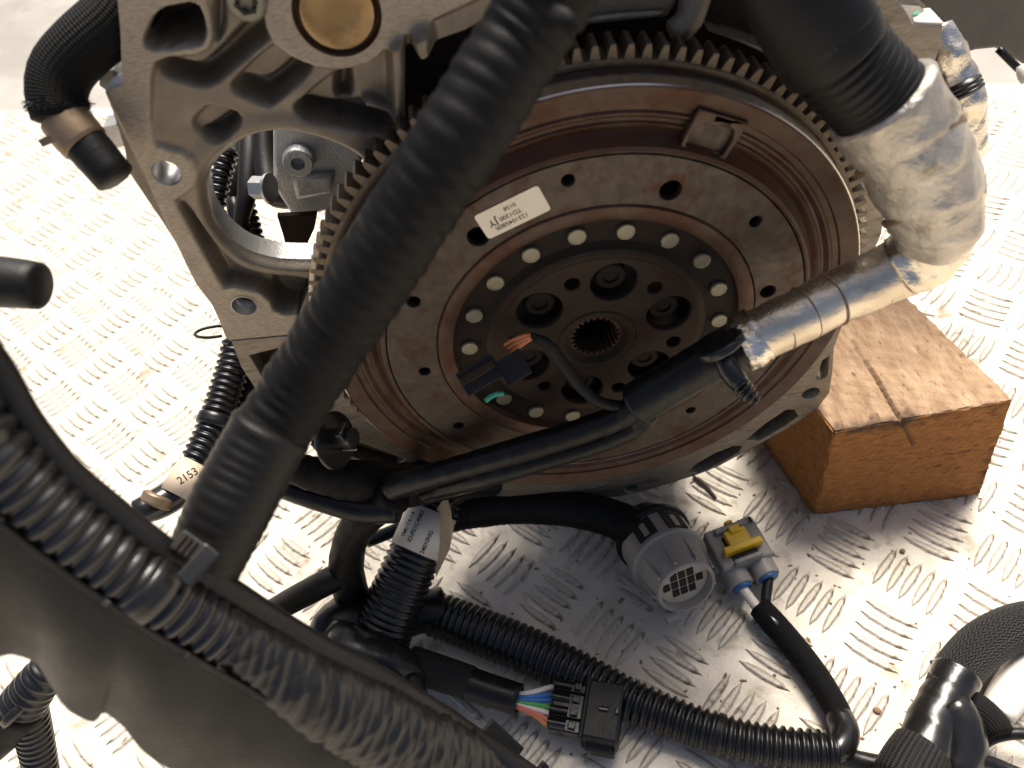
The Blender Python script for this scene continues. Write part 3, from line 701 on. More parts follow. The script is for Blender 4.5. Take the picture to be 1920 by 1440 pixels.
# ================================================================== timber block
def timber():
    h = .1083
    b0, b1, b2 = pz(1515, 968), pz(1828, 930), pz(1425, 840)
    t0, t1, t2 = pz(1553, 812, h), pz(1889, 752, h), pz(1690, 558, h)
    e1 = b1 - b0; e2 = t2 - t1
    sh_ = np.array([.004, 0, 0])
    A = [b0, b1, b1 + e2, b0 + e2]; T = [t0, t1, t2, t0 + e2]
    N = 110; P = np.linspace(0, 1, N + 1); verts = []; idx = {}
    bm = bmesh.new(); bmesh.ops.create_cube(bm, size=1); bmesh.ops.subdivide_edges(bm, edges=bm.edges[:], cuts=N - 1, use_grid_fill=True)
    ck = np.array([proj2 for proj2 in ((1598, 640), (1640, 705), (1704, 812))], float)
    for v in bm.verts:
        u, w, z = v.co.x + .5, v.co.y + .5, v.co.z + .5
        lo = A[0] * (1 - u) * (1 - w) + A[1] * u * (1 - w) + A[2] * u * w + A[3] * (1 - u) * w
        hi = T[0] * (1 - u) * (1 - w) + T[1] * u * (1 - w) + T[2] * u * w + T[3] * (1 - u) * w
        p = lo * (1 - z) + hi * z + sh_
        v.co = Vector(p)
    bm.normal_update()
    for f_ in bm.faces: f_.material_index = 0 if f_.normal.z > .6 else 1
    co = np.array([v.co for v in bm.verts]); nn = np.array([v.normal for v in bm.verts])
    d = .0006 * vnoise(co, 60, 3) + .0004 * vnoise(co, 210, 5); edgy = (np.abs(nn) > .3).sum(1) > 1; d = d + np.where(edgy, -.0009 + .0011 * vnoise(co, 90, 8), 0)
    dirt = []
    for v, n_, dd, p in zip(bm.verts, nn, d, co):
        gl = 0.0
        q = p + n_ * dd
        px, py = proj(p)
        if n_[2] > .4 or py < 900:
            dmin = 1e9
            for a, b in ((ck[0], ck[1]), (ck[1], ck[2]), (ck[2], np.array([1712, 830.]))):
                e = b - a; t = np.clip(((px - a[0]) * e[0] + (py - a[1]) * e[1]) / (e @ e), 0, 1); dmin = min(dmin, math.hypot(px - a[0] - t * e[0], py - a[1] - t * e[1]))
            prog = np.clip((py - 640) / 170, 0, 1)
            gl = max(0.0, 1 - dmin / 6.5) * (.35 + .65 * prog)
            if dmin < 5: q = q - np.array([0, 0, .0045 * (1 - dmin / 5) * (.35 + .65 * prog)])
        v.co = Vector(q); dirt.append(gl)
    me = bpy.data.meshes.new('timber_block'); bm.normal_update(); bm.to_mesh(me); bm.free()
    # grime worn into the long edges, in uneven patches
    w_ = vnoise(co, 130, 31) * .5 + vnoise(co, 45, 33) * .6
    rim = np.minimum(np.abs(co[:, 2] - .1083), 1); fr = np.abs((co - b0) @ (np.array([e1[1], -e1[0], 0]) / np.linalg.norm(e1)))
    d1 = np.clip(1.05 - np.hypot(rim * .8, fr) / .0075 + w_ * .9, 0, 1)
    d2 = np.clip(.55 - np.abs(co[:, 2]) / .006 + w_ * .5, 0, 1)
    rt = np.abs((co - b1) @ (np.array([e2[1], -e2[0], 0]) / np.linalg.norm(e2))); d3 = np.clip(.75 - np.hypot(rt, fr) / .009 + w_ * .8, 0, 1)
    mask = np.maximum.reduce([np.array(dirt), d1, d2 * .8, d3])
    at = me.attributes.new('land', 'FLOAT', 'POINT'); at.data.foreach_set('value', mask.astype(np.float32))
    o = link('timber_block', me, M['woodtop'], None); me.materials.append(M['woodend'])
    sharp(o, 40)
    return tag(o, 'squared brown timber block with a split top on the tread plate beside the engine', 'wood block')
timber()

# ================================================================== hoses and looms
# 1 thick taped hose across the front
h = empty('taped_hose', pd(400, 1030, .27), 'thick black tape-wrapped hose crossing diagonally in front of the flywheel', 'hose')
hose('taped_tube', [(1100, -130, .205, 92), (1042, -32, .21, 91), (985, 62, .216, 89), (925, 158, .219, 88), (866, 254, .222, 87), (772, 398, .232, 83), (692, 527, .243, 79.5), (617, 642, .256, 75), (557, 737, .265, 73), (500, 826, .267, 72)],
     M['tape'], h, segs=44, ridge=(.0056, .00042), wrap=(.0170, .0009), noise=(.0004, 45), step=.0008)
hose('end_sleeve', [(506, 812, .265, 75), (470, 878, .264, 77), (430, 955, .262, 78), (398, 1022, .262, 74), (376, 1070, .262, 70)], M['corr'], h, segs=40, ridge=(.0040, .0002), step=.0012)
hose('sleeve_bead', [(511, 803, .265, 75), (507, 810, .265, 77.5), (502, 818, .265, 76)], M['rubber'], h, segs=48, step=.0008)
hose('torn_tape_end', [(1042, 22, .197, 22), (1066, 40, .195, 20), (1072, 68, .197, 7)], M['tape'], h, segs=14, noise=(.0012, 70), flat=((.1, .7, -.6), .4))

# 2 large ribbed hose top right running into foil, then black branches
h = empty('foil_wrapped_loom', pd(1400, 640, .36), 'wide ribbed black hose top right running into silver foil wrap and black taped branches', 'wiring loom')
hose('outer_sleeve', [(1455, -100, .262, 101), (1505, 0, .268, 101), (1545, 72, .274, 100), (1552, 84, .275, 99)], M['rubber'], h, segs=48)
hose('sleeve_collar', [(1548, 76, .2745, 101), (1556, 90, .2755, 99), (1566, 106, .277, 96)], M['corr'], h, segs=64, step=.0008)
hose('ribbed_hose', [(1540, 66, .277, 90), (1592, 130, .283, 91), (1640, 180, .288, 90), (1672, 222, .291, 88)], M['corr'], h, segs=48, ridge=(.0036, .0006))
hose('foil_elbow', [(1650, 190, .290, 105), (1692, 250, .296, 100), (1728, 320, .303, 96), (1750, 386, .311, 88), (1754, 430, .318, 78), (1742, 462, .324, 60)], M['foildull'], h, segs=56, wrap=(.016, .0015), noise=(.0008, 75), seed=4, step=.0012)
for a, b, d_, r_ in ((1706, 276, .2985, 100), (1748, 378, .310, 91)):
    hose('foil_seam', [(a - 3, b - 6, d_, r_), (a, b, d_, r_ + 1), (a + 3, b + 6, d_, r_)], M['tan'], h, segs=48, step=.0006, noise=(.0005, 90))
hose('foil_straight', [(1772, 440, .325, 60), (1730, 478, .333, 60), (1660, 515, .340, 56), (1580, 552, .346, 53), (1490, 596, .352, 52), (1412, 634, .358, 51)], M['foil'], h, segs=40, wrap=(.021, .0007), noise=(.00035, 60), seed=8)
hose('foil_crumple', [(1425, 628, .3575, 53), (1404, 640, .359, 56), (1388, 648, .36, 52)], M['foilcrumple'], h, segs=40, noise=(.0016, 90), step=.001)
hose('foil_fold', [(1790, 425, .322, 48), (1740, 472, .329, 64), (1690, 500, .336, 60)], M['foilcrumple'], h, segs=40, noise=(.0014, 85), step=.001)
for k, (a, b) in enumerate([(1640, 525), (1560, 562), (1510, 586), (1462, 610)]):
    hose('foil_seam', [(a - .8, b + .4, (.3415, .347, .3503, .354)[k], 54.0 - k * .6), (a + .8, b - .4, (.3415, .347, .3503, .354)[k], 54.0 - k * .6)], M['tan'], h, segs=40, step=.0003)
hose('taped_trunk', [(1402, 640, .362, 44), (1360, 660, .366, 46), (1310, 688, .372, 43), (1250, 722, .38, 42), (1190, 758, .388, 41)], M['vinyl'], h, segs=32, wrap=(.011, .0005))
hose('taped_branch', [(1212, 748, .388, 27), (1160, 782, .398, 26), (1080, 812, .408, 26), (990, 840, .42, 26), (900, 866, .432, 25), (810, 892, .445, 24), (735, 914, .465, 26)], M['vinyl'], h, segs=24, wrap=(.014, .0006))
hose('taped_branch', [(1214, 772, .392, 24), (1190, 800, .402, 22), (1110, 834, .412, 21), (1010, 864, .424, 22), (930, 888, .434, 22), (880, 904, .445, 20), (800, 922, .475, 20)], M['vinyl'], h, segs=24, wrap=(.013, .0006), seed=5)
fc = hose('fixing_clip', [(1352, 664, .352, 20), (1372, 700, .349, 22), (1392, 726, .347, 17)], M['gloss'], h, segs=16)
hose('clip_fins', [(1388, 720, .347, 19), (1404, 740, .345, 18), (1420, 752, .344, 10)], M['gloss'], h, segs=14, ridge=(.0024, .0019))
hose('clip_ring', [(1346, 640, .352, 48), (1352, 650, .353, 49)], M['gloss'], h, segs=36, step=.001)

# 3 small black connector lying over the hub
mc = frame4(pd(925, 695, .372), pd(985, 660, .372) - pd(885, 720, .372), -ray(925, 695))
o = empty('small_connector', None, 'small black plug with orange wires dangling in front of the flywheel hub', 'connector', mat4=mc)
px_ = .372 / F
box('plug_body', (78 * px_, 50 * px_, 34 * px_), (-26 * px_, 6 * px_, 0), M['duct'], o, .0009)
box('plug_latch', (72 * px_, 17 * px_, 8 * px_), (-26 * px_, 12 * px_, 20 * px_), M['darkplate'], o, .0009)
box('plug_cap', (50 * px_, 50 * px_, 40 * px_), (36 * px_, -16 * px_, 3 * px_), M['duct'], o, .0007)
box('cap_rib', (52 * px_, 3 * px_, 42 * px_), (36 * px_, 9.5 * px_, 3 * px_), M['duct'], o, .0002)
box('cap_rib', (3 * px_, 52 * px_, 42 * px_), (11 * px_, -16 * px_, 3.6 * px_), M['duct'], o, .0002)
for k, (a, b) in enumerate([((946, 648), (998, 628)), ((952, 655), (1002, 629)), ((958, 661), (1000, 632))]):
    hose('wire', [(*a, .372, 4.2), ((a[0] + b[0]) / 2, (a[1] + b[1]) / 2 - 5 + k * 2, .371, 4.2), (*b, .373, 4)], M['copper'], o, segs=8)
hose('green_seal', [(910, 752, .371, 5), (926, 740, .371, 5), (944, 738, .371, 4)], mat('teal_seal', (.03, .30, .20), None, 60, 0, .4), o, segs=10)
hose('plug_cable', [(994, 630, .373, 8), (1028, 645, .376, 10), (1060, 688, .382, 11), (1092, 728, .388, 12), (1130, 756, .392, 11), (1190, 764, .394, 11)], M['rubber'], o, segs=14)

# 4 braided hose, upper left
h = empty('braided_hose', pd(150, 300, .3), 'black woven hose with tan clamp and open rubber end at top left', 'hose')
BR = [(262, -90, .30, 56), (248, -20, .30, 58), (215, 35, .30, 58), (158, 85, .30, 56), (118, 130, .302, 55), (106, 175, .304, 53), (114, 222, .306, 50)]
hose('woven_sleeve', BR, M['finebraid'], h, segs=48)
for off in (-30, -12, 14):
    pass
fray_v = []
P0_ = pd(112, 212, .306); Tn = pd(118, 235, .307) - pd(110, 195, .305); Tn /= np.linalg.norm(Tn); view = -ray(112, 212); side = np.cross(Tn, view); side /= np.linalg.norm(side); view = np.cross(side, Tn)
fb = bmesh.new()
for k in range(150):
    t = rng.uniform(0, 2 * math.pi); r0_ = 51 * .306 / F
    base = P0_ + (side * math.cos(t) + view * math.sin(t)) * r0_ - Tn * rng.uniform(.001, .005)
    dv = (side * math.cos(t) + view * math.sin(t)) * rng.uniform(.4, 1.1) + Tn * rng.uniform(.1, .9) + rng.normal(size=3) * .35; dv /= np.linalg.norm(dv)
    ln = rng.uniform(.0012, .0034); w = np.cross(dv, rng.normal(size=3)); w = w / np.linalg.norm(w) * .00022; w2 = np.cross(dv, w); w2 = w2 / np.linalg.norm(w2) * .00022
    vs = [fb.verts.new(base + a_) for a_ in (w, -w * .5 + w2 * .87, -w * .5 - w2 * .87)]; tp = [fb.verts.new(base + dv * ln + a_ * .6) for a_ in (w, -w * .5 + w2 * .87, -w * .5 - w2 * .87)]
    for i in range(3): fb.faces.new((vs[i], vs[(i + 1) % 3], tp[(i + 1) % 3], tp[i]))
    fb.faces.new(tp)
fme = bpy.data.meshes.new('frayed_edge'); fb.to_mesh(fme); fb.free(); fr = link('frayed_edge', fme, M['rubber'], h, False); fr['kind'] = 'stuff'
hose('rubber_end', [(112, 205, .306, 43), (140, 245, .307, 42), (180, 292, .309, 40), (216, 334, .311, 38)], M['rubber'], h, segs=36)
hose('clamp_band', [(121, 222, .306, 46), (142, 250, .307, 46), (160, 270, .308, 45)], M['tan'], h, segs=40, step=.0015)
mc = frame4(pd(92, 262, .302), pd(112, 252, .302) - pd(76, 268, .302), -ray(92, 262))
tm = boxmesh('clamp_ear', (.0068, .0030, .0030), .0004); 
for v in tm.vertices: v.co = mc @ v.co
link('clamp_ear', tm, M['tan'], h, False)

# 5 hose stub at the far left
h = tag(hose('hose_end', [(-120, 522, .30, 50), (-40, 526, .30, 49), (30, 531, .30, 47), (74, 536, .30, 44)], M['rubber'], None, segs=40), 'blunt end of a black rubber hose poking in at the far left edge', 'hose')

# 6 black cable duct sweeping across the lower left corner
dz = lambda x: np.interp(x, [-60, 0, 300, 600, 900], [.205, .212, .242, .285, .335])
duct = empty('cable_duct', pd(200, 1300, .3), 'large curved black plastic cable duct sweeping across the lower left corner', 'cable duct')
rail = [(-60, 590), (-20, 662), (5, 700), (45, 775), (90, 838), (140, 895), (225, 967), (290, 1020), (360, 1070), (430, 1110), (510, 1160), (600, 1215), (690, 1262), (790, 1322), (880, 1382), (980, 1450), (1060, 1510)]
hose('rail', [(a, b, dz(a), 27 if a < 500 else 24) for a, b in rail], M['duct'], duct, segs=24)
lipl = [(-60, 938), (0, 985), (100, 1060), (200, 1130), (340, 1220), (460, 1290), (560, 1345), (650, 1398), (740, 1455), (840, 1515)]
hose('lip', [(a, b, dz(a) * .985, 5.5) for a, b in lipl], M['duct'], duct, segs=12)
for a, b in ((200, 1128), (350, 1225), (575, 1352)):
    p = pd(a - 2, b + 3, dz(a) * .983); box_ = boxmesh('lip_clip', (.0032, .0022, .002), .0004)
    mm = frame4(p, pd(a + 60, b + 38, dz(a)) - pd(a, b, dz(a)), -ray(a, b))
    for v in box_.vertices: v.co = mm @ v.co
    link('lip_clip', box_, M['duct'], duct, False)
def loft(name, A, B, m, parent, rows=10, thick=.0022, bulge=0.0, nsub=8):
    a = catmull(np.array(A), nsub); b = catmull(np.array(B), nsub)
    def res(Q, n):
        L = np.concatenate([[0], np.cumsum(np.linalg.norm(np.diff(Q, axis=0), axis=1))]); s = np.linspace(0, L[-1], n); return np.stack([np.interp(s, L, Q[:, k]) for k in range(3)], 1)
    n = 120; a = res(a, n); b = res(b, n); V = []
    for i in range(rows + 1):
        t = i / rows; row = a * (1 - t) + b * t
        V.append(row + (CAM - row) * (bulge * math.sin(math.pi * t)))
    V = np.array(V); fr_, Fc = V.reshape(-1, 3), []
    nrm = np.zeros_like(fr_)
    du = np.gradient(V, axis=1); dv = np.gradient(V, axis=0); nn_ = np.cross(du, dv); nn_ /= np.linalg.norm(nn_, axis=2)[..., None] + 1e-12
    cview = CAM - V; sg = np.sign((nn_ * cview).sum(2))[..., None]; bk_ = (V - nn_ * sg * thick).reshape(-1, 3)
    m0 = len(fr_); I = lambda i, j: i * n + j
    for i in range(rows):
        for j in range(n - 1):
            q = (I(i, j), I(i, j + 1), I(i + 1, j + 1), I(i + 1, j)); Fc.append(q); Fc.append(tuple(m0 + x for x in q[::-1]))
    ed = [(I(0, j), I(0, j + 1)) for j in range(n - 1)] + [(I(rows, j + 1), I(rows, j)) for j in range(n - 1)] + [(I(i + 1, 0), I(i, 0)) for i in range(rows)] + [(I(i, n - 1), I(i + 1, n - 1)) for i in range(rows)]
    Fc += [(y, x, m0 + x, m0 + y) for x, y in ed]
    me = mesh(name, np.vstack([fr_, bk_]), Fc); bm = bmesh.new(); bm.from_mesh(me); bmesh.ops.recalc_face_normals(bm, faces=bm.faces); bm.to_mesh(me); bm.free()
    o = link(name, me, m, parent); sharp(o, 45); return o
skb = [(-60, 1250), (0, 1232), (25, 1228), (66, 1243), (84, 1268), (112, 1312), (128, 1330), (152, 1346), (175, 1354), (186, 1346), (194, 1336), (208, 1344), (232, 1364), (264, 1404), (300, 1432), (340, 1452), (440, 1500), (560, 1560), (700, 1620)]
loft('skirt', [pd(a, b, dz(a) * .985) for a, b in lipl], [pd(a, b, dz(a) * .985 + .028) for a, b in skb], M['duct'], duct, 14, .0024, .02)
loft('channel', [pd(a, b, dz(a) + .006) for a, b in rail], [pd(a, b, dz(a) + .012) for a, b in lipl], M['duct'], duct, 8, .0022, -.06)
mm = frame4(pd(358, 1028, .243), pd(420, 1070, .243) - pd(340, 1015, .243), -ray(358, 1028))
bx_ = boxmesh('duct_clip', (.0100, .0070, .0060), .0006)
for v in bx_.vertices: v.co = mm @ v.co
link('duct_clip', bx_, M['duct'], duct, False)
for k in range(4):
    bx_ = boxmesh('clip_rib', (.0006, .0052, .0012), .0001)
    for v in bx_.vertices: v.co = mm @ (v.co + Vector((-.0030 + .0020 * k, 0, .0034)))
    link('clip_rib', bx_, M['darkplate'], duct, False)
mm = frame4(pd(372, 1060, .238), pd(420, 1095, .238) - pd(340, 1030, .238), -ray(372, 1060))
bx_ = boxmesh('clip_strap', (.0060, .0130, .0024), .0008)
for v in bx_.vertices: v.co = mm @ v.co
link('clip_strap', bx_, M['gloss'], duct, False)
mm = frame4(pd(955, 1398, .345), pd(1000, 1440, .345) - pd(920, 1365, .345), -ray(955, 1398))
for sz_, off in (((.0195, .0072, .004), (-.004, 0, 0)), ((.014, .0046, .004), (.0125, -.002, .001)), ((.004, .0105, .003), (.018, 0, 0))):
    bx_ = boxmesh('end_clip', sz_, .0006)
    for v in bx_.vertices: v.co = mm @ (v.co + Vector(off))
    link('end_clip', bx_, M['duct'], duct, False)
dc = empty('ducted_conduit', pd(200, 1040, .25), 'glossy corrugated black conduit lying in the curved duct, half wrapped in shiny tape', 'conduit')
cl = [(-86, 782, 90), (-36, 845, 88), (24, 900, 85), (89, 960, 81), (159, 1018, 78), (229, 1068, 75), (294, 1114, 72), (362, 1160, 69), (414, 1194, 67)]
hose('corrugated_tube', [(a, b, dz(a) + .004, r) for a, b, r in cl], M['gloss'], dc, segs=48, ridge=(.0056, .0013), step=.0008)
hose('tube_cuff', [(256, 1087, dz(262) + .003, 75), (294, 1114, dz(300) + .003, 74)], M['gloss'], dc, segs=40)
hose('shiny_tape', [(405, 1176, dz(405) + .004, 60), (480, 1228, dz(480) + .004, 66), (560, 1282, dz(560) + .004, 74), (660, 1336, dz(660) + .004, 82), (760, 1390, dz(760) + .004, 84), (870, 1450, dz(870) + .004, 80), (960, 1520, dz(960) + .004, 76)], M['crinkle'], dc, segs=64, folds=(.0024, 5), noise=(.0005, 60), step=.0009, seed=21)

# 7 small loom in the lower left corner under the duct
h = empty('corner_loom', pz(40, 1350, 0), 'dark corrugated loom junction on the plate in the lower left corner', 'wiring loom')
hose('conduit', [(110, 1235, .40, 36), (78, 1272, .40, 38), (48, 1312, .405, 42), (30, 1338, .41, 44)], M['conduit'], h, segs=28, ridge=(.0052, .0012))
hose('branch', [(40, 1325, .405, 44), (0, 1372, .41, 40), (-50, 1420, .42, 38)], M['tape'], h, segs=24, noise=(.0006, 40))
hose('branch', [(48, 1330, .41, 38), (66, 1390, .42, 32), (80, 1460, .43, 30)], M['conduit'], h, segs=24, ridge=(.0040, .0007))
hose('cable_tie', [(42, 1322, .404, 46), (50, 1330, .404, 46)], M['gloss'], h, segs=30, step=.001)

# 8 corrugated pipe on the left with tie loop and tags
h = empty('upright_conduit', pd(360, 900, .47), 'black corrugated conduit on the left below the engine with a white tag', 'conduit')
hose('conduit', [(446, 640, .475, 28), (436, 690, .472, 31), (420, 745, .468, 32), (402, 800, .462, 33), (378, 852, .456, 33), (350, 905, .45, 32)], M['conduit'], h, segs=32, ridge=(.0043, .0016), key='uc')
hose('shadow_tube', [(470, 660, .49, 24), (462, 740, .485, 26), (430, 830, .475, 28), (400, 890, .468, 26)], M['rubber'], h, segs=24)  # black tube added as a stand-in for the shadow right of the conduit
hose('conduit_collar', [(410, 782, .464, 36.5), (403, 800, .462, 36.5)], M['conduit'], h, segs=32)
hose('end_plug', [(352, 905, .45, 30), (322, 930, .446, 30), (290, 948, .44, 29), (255, 962, .435, 24)], M['gloss'], h, segs=28)
hose('plug_band', [(300, 930, .4405, 31), (292, 946, .4395, 31)], M['tan'], h, segs=32, step=.001)
# printed tag wrapped round the conduit end
def wrap_strip(name, cen, axis, r, a0, a1, w, m, parent, up, twist=0.0, n=14, flare=None):
    ax = np.array(axis) / np.linalg.norm(axis); u = np.array(up) - ax * (np.array(up) @ ax); u /= np.linalg.norm(u); b = np.cross(ax, u); V = []
    for k in range(n + 1):
        t = a0 + (a1 - a0) * k / n; rr = r * (1 + (flare * max(0, k / n - .6) if flare else 0))
        for q in (-.5, .5): V.append(cen + (u * math.cos(t) + b * math.sin(t)) * rr + ax * (q * w + twist * (k / n - .5)))
    V += [p * 1.0 for p in V]; half = len(V) // 2
    for i in range(half):
        d = V[i] - cen; d -= ax * (d @ ax); V[half + i] = V[i] - d / np.linalg.norm(d) * .0003
    Fc = []
    for k in range(n):
        q = (2 * k, 2 * k + 1, 2 * k + 3, 2 * k + 2); Fc += [q, tuple(half + x for x in q[::-1])]
    for k in range(n):
        for x, y in ((2 * k, 2 * k + 2), (2 * k + 3, 2 * k + 1)): Fc.append((y, x, half + x, half + y))
    me = mesh(name, V, Fc); bm = bmesh.new(); bm.from_mesh(me); bmesh.ops.recalc_face_normals(bm, faces=bm.faces); bm.to_mesh(me); bm.free()
    return link(name, me, m, parent)
ax_ = pd(330, 925, .446) - pd(378, 852, .456)
wrap_strip('tag', pd(352, 902, .449), ax_, 35 * .449 / F, -2.2, 1.6, .021, M['beige'], h, -ray(352, 902))
mm = frame4(pd(402, 876, .428), pd(428, 834, .428) - pd(388, 900, .428), -ray(402, 876))
fm = rrect(.0115, .0044, .003); fmh = mesh('tag_flap', [(a, b, .0014 * math.sin(a * 200)) for a, b in fm] + [(a, b, -.0003 + .0014 * math.sin(a * 200)) for a, b in fm], [tuple(range(len(fm))), tuple(range(2 * len(fm) - 1, len(fm) - 1, -1))] + [(i, len(fm) + i, len(fm) + (i + 1) % len(fm), (i + 1) % len(fm)) for i in range(len(fm))])
for v in fmh.vertices: v.co = mm @ v.co
link('tag_flap', fmh, M['paperdirty'], h, False)
tx = textmesh('2153', .0062); tmx = frame4(pd(352, 893, .4235), pd(377, 882, .4235) - pd(340, 905, .4235), -ray(352, 893))
for v in tx.vertices: v.co = tmx @ v.co
tx.materials.clear(); link('printed_text', tx, M['ink'], h, False)
loopc = pd(402, 622, .50); ux = pd(440, 610, .50) - pd(365, 620, .50); ux /= np.linalg.norm(ux); uy = pd(405, 650, .47) - pd(398, 596, .53); uy /= np.linalg.norm(uy)
lp = [loopc + ux * .0128 * math.cos(t) + uy * .0125 * math.sin(t) for t in np.linspace(R(70), R(340), 12)]
ct = tube('cable_tie', lp + [pd(428, 648, .47)], [.0010] * 13, M['rubber'], None, segs=10)
tag(ct, 'loose black cable tie loop standing out left of the engine flange', 'cable tie')
mm = frame4(pd(430, 655, .468), pd(440, 690, .468) - pd(428, 640, .468), -ray(430, 655)); bx_ = boxmesh('tie_head', (.0080, .0060, .004), .0008)
for v in bx_.vertices: v.co = mm @ v.co
link('tie_head', bx_, M['rubber'], ct, False)

# 9 dark junction of looms below the flywheel, and the clip above it
h = empty('taped_junction', pz(740, 960, 0), 'dark taped bundle of cables below the flywheel on the left', 'wiring loom')
hose('bundle', [(520, 860, .45, 30), (580, 886, .456, 32), (650, 900, .47, 40), (730, 912, .49, 46), (800, 906, .51, 38), (870, 904, .525, 32), (930, 906, .54, 24)], M['tape'], h, segs=28, wrap=(.009, .0009), noise=(.0007, 40))
hose('lower_bundle', [(536, 915, .47, 22), (600, 935, .472, 24), (680, 955, .475, 26), (745, 955, .47, 26)], M['vinyl'], h, segs=22)
hose('drop_branch', [(742, 930, .47, 34), (690, 965, .485, 34), (655, 1020, .505, 33), (652, 1085, .53, 33), (680, 1150, .55, 32), (735, 1185, .56, 30)], M['tape'], h, segs=28, noise=(.0006, 40), wrap=(.02, .0005))
hose('side_branch', [(668, 1062, .53, 26), (600, 1098, .515, 25), (540, 1130, .49, 24), (480, 1165, .46, 22), (420, 1200, .44, 22)], M['rubber'], h, segs=22)
hose('crossing_cable', [(890, 915, .53, 14), (820, 950, .535, 14), (760, 985, .54, 13), (690, 1015, .55, 12)], M['vinyl'], h, segs=16)
o = empty('loom_clip', None, 'black plastic retainer disc clipped on the loom left of the flywheel bottom', 'clip', mat4=frame4(pd(626, 826, .43), np.array([.9, -.35, .25]), (0, 0, 1)))
cyl('disc', .0165, .0022, M['gloss'], o, (0, 0, 0), segs=36, bevel=.0006); cyl('stem', .0055, .013, M['gloss'], o, (.002, 0, .002), segs=20)
box('bracket', (.010, .012, .009), (-.006, 0, 0), M['duct'], o); box('lug', (.004, .010, .012), (.011, 0, .004), M['gloss'], o); box('pin', (.010, .0014, .0014), (.008, -.002, -.006), M['rivet'], o, .0002)

# 10 floor loom: tagged conduit, junction, long conduit, woven branch
fl_ = empty('floor_loom', pz(730, 1220, 0), 'black corrugated loom on the tread plate with a tagged upright branch and taped joint', 'wiring loom')
lay('tagged_conduit', [(700, 1232, .03, 62), (722, 1170, .045, 56), (752, 1100, .06, 53), (782, 1030, .072, 50), (812, 962, .082, 47), (838, 905, .09, 42), (850, 880, .092, 40)], M['conduit'], fl_, segs=36, ridge=(.0046, .0014), key='tc')
lay('long_conduit', [(812, 1150, .022, 42), (860, 1168, .02, 43), (985, 1218, .0185, 44), (1100, 1272, .018, 42), (1200, 1322, .0175, 40), (1350, 1378, .0172, 39), (1470, 1402, .017, 38.5), (1566, 1410, .0165, 38)], M['conduit'], fl_, segs=36, ridge=(.0053, .0020))
lay('taped_joint', [(600, 1205, .045, 30), (632, 1180, .045, 52), (690, 1170, .035, 58), (760, 1150, .03, 44), (830, 1140, .024, 40)], M['vinyl'], fl_, segs=36, noise=(.0016, 45), seed=2)
lay('taped_joint', [(620, 1205, .058, 42), (668, 1225, .058, 46), (716, 1240, .052, 46), (760, 1262, .04, 40), (785, 1290, .035, 28)], M['crinkle'], fl_, segs=36, noise=(.0018, 50), seed=6)
lay('tape_tail', [(700, 1250, .066, 12), (735, 1272, .062, 20), (765, 1305, .052, 18)], M['gloss'], fl_, segs=24, flat=((.2, .5, 1), .3))
lay('hanging_lead', [(772, 1270, .045, 20), (790, 1320, .04, 18), (812, 1368, .04, 15)], M['rubber'], fl_, segs=18)
lay('woven_branch', [(768, 1244, .036, 33), (806, 1256, .033, 33), (850, 1270, .031, 32), (882, 1281, .03, 31.5)], M['braid'], fl_, segs=32)
lay('smooth_sleeve', [(874, 1279, .03, 30.5), (910, 1292, .029, 30), (945, 1303, .0285, 29.5), (974, 1312, .028, 29)], M['vinyl'], fl_, segs=32, hollow=.8)
lay('conduit_cuff', [(1340, 1375, .0172, 40.5), (1352, 1380, .0172, 40.5)], M['conduit'], fl_, segs=32, ridge=(.0011, .0004))
lay('thin_end', [(1560, 1410, .014, 30), (1590, 1420, .012, 18), (1640, 1432, .012, 17), (1690, 1440, .012, 22)], M['vinyl'], fl_, segs=20, noise=(.0008, 60))
# white tag on the tagged conduit
pc0, nn0, T0 = surf('tc', .66, 0); cc = pc0 - nn0 * np.interp(.66 * SURF['tc'][0][-1], SURF['tc'][0], SURF['tc'][5]); RR = np.interp(.66 * SURF['tc'][0][-1], SURF['tc'][0], SURF['tc'][5]) + .0006
vw = CAM - cc
wrap_strip('tag', cc, T0, RR, -1.5, 1.15, .030, M['paper'], fl_, vw, n=22)
axn = T0 / np.linalg.norm(T0); un = vw - axn * (vw @ axn); un /= np.linalg.norm(un); bn_ = np.cross(axn, un)
def curved_text(body, size, ang, shift):
    me = textmesh(body, size)
    for v in me.vertices:
        t = ang - v.co.y / RR                  # lines run along the conduit
        p = cc + (un * math.cos(t) + bn_ * math.sin(t)) * (RR + .0003) + axn * (v.co.x + shift); v.co = Vector(p)
    me.materials.clear(); link('printed_text', me, M['ink'], fl_, False)
s_side = 1 if (bn_ @ RM[:, 0]) > 0 else -1
curved_text('TM:-T4-14', .0042, s_side * -.72, 0); curved_text('ID:P21C4083', .0042, s_side * -.38, .001); curved_text('24010HG', .0042, s_side * .22, -.006)
fa, fb_ = cc + (un * math.cos(s_side * .75) + bn_ * math.sin(s_side * .75)) * RR, None
fpts = [(837, 927), (846, 960), (850, 995), (843, 1030), (818, 1082), (813, 1040), (806, 985), (810, 968)]
dep = depth(cc) - .0165
V = [pd(a, b, dep + (.006 if a < 822 else 0) + .0015 * math.sin(b * .09)) for a, b in fpts]; V2 = [p + np.array(RM[:, 2]) * -.0004 for p in V]; n = len(V)
link('tag_flap', mesh('tag_flap', V + V2, [tuple(range(n)), tuple(range(2 * n - 1, n - 1, -1))] + [(i, n + i, n + (i + 1) % n, (i + 1) % n) for i in range(n)]), M['paperdirty'], fl_, False)

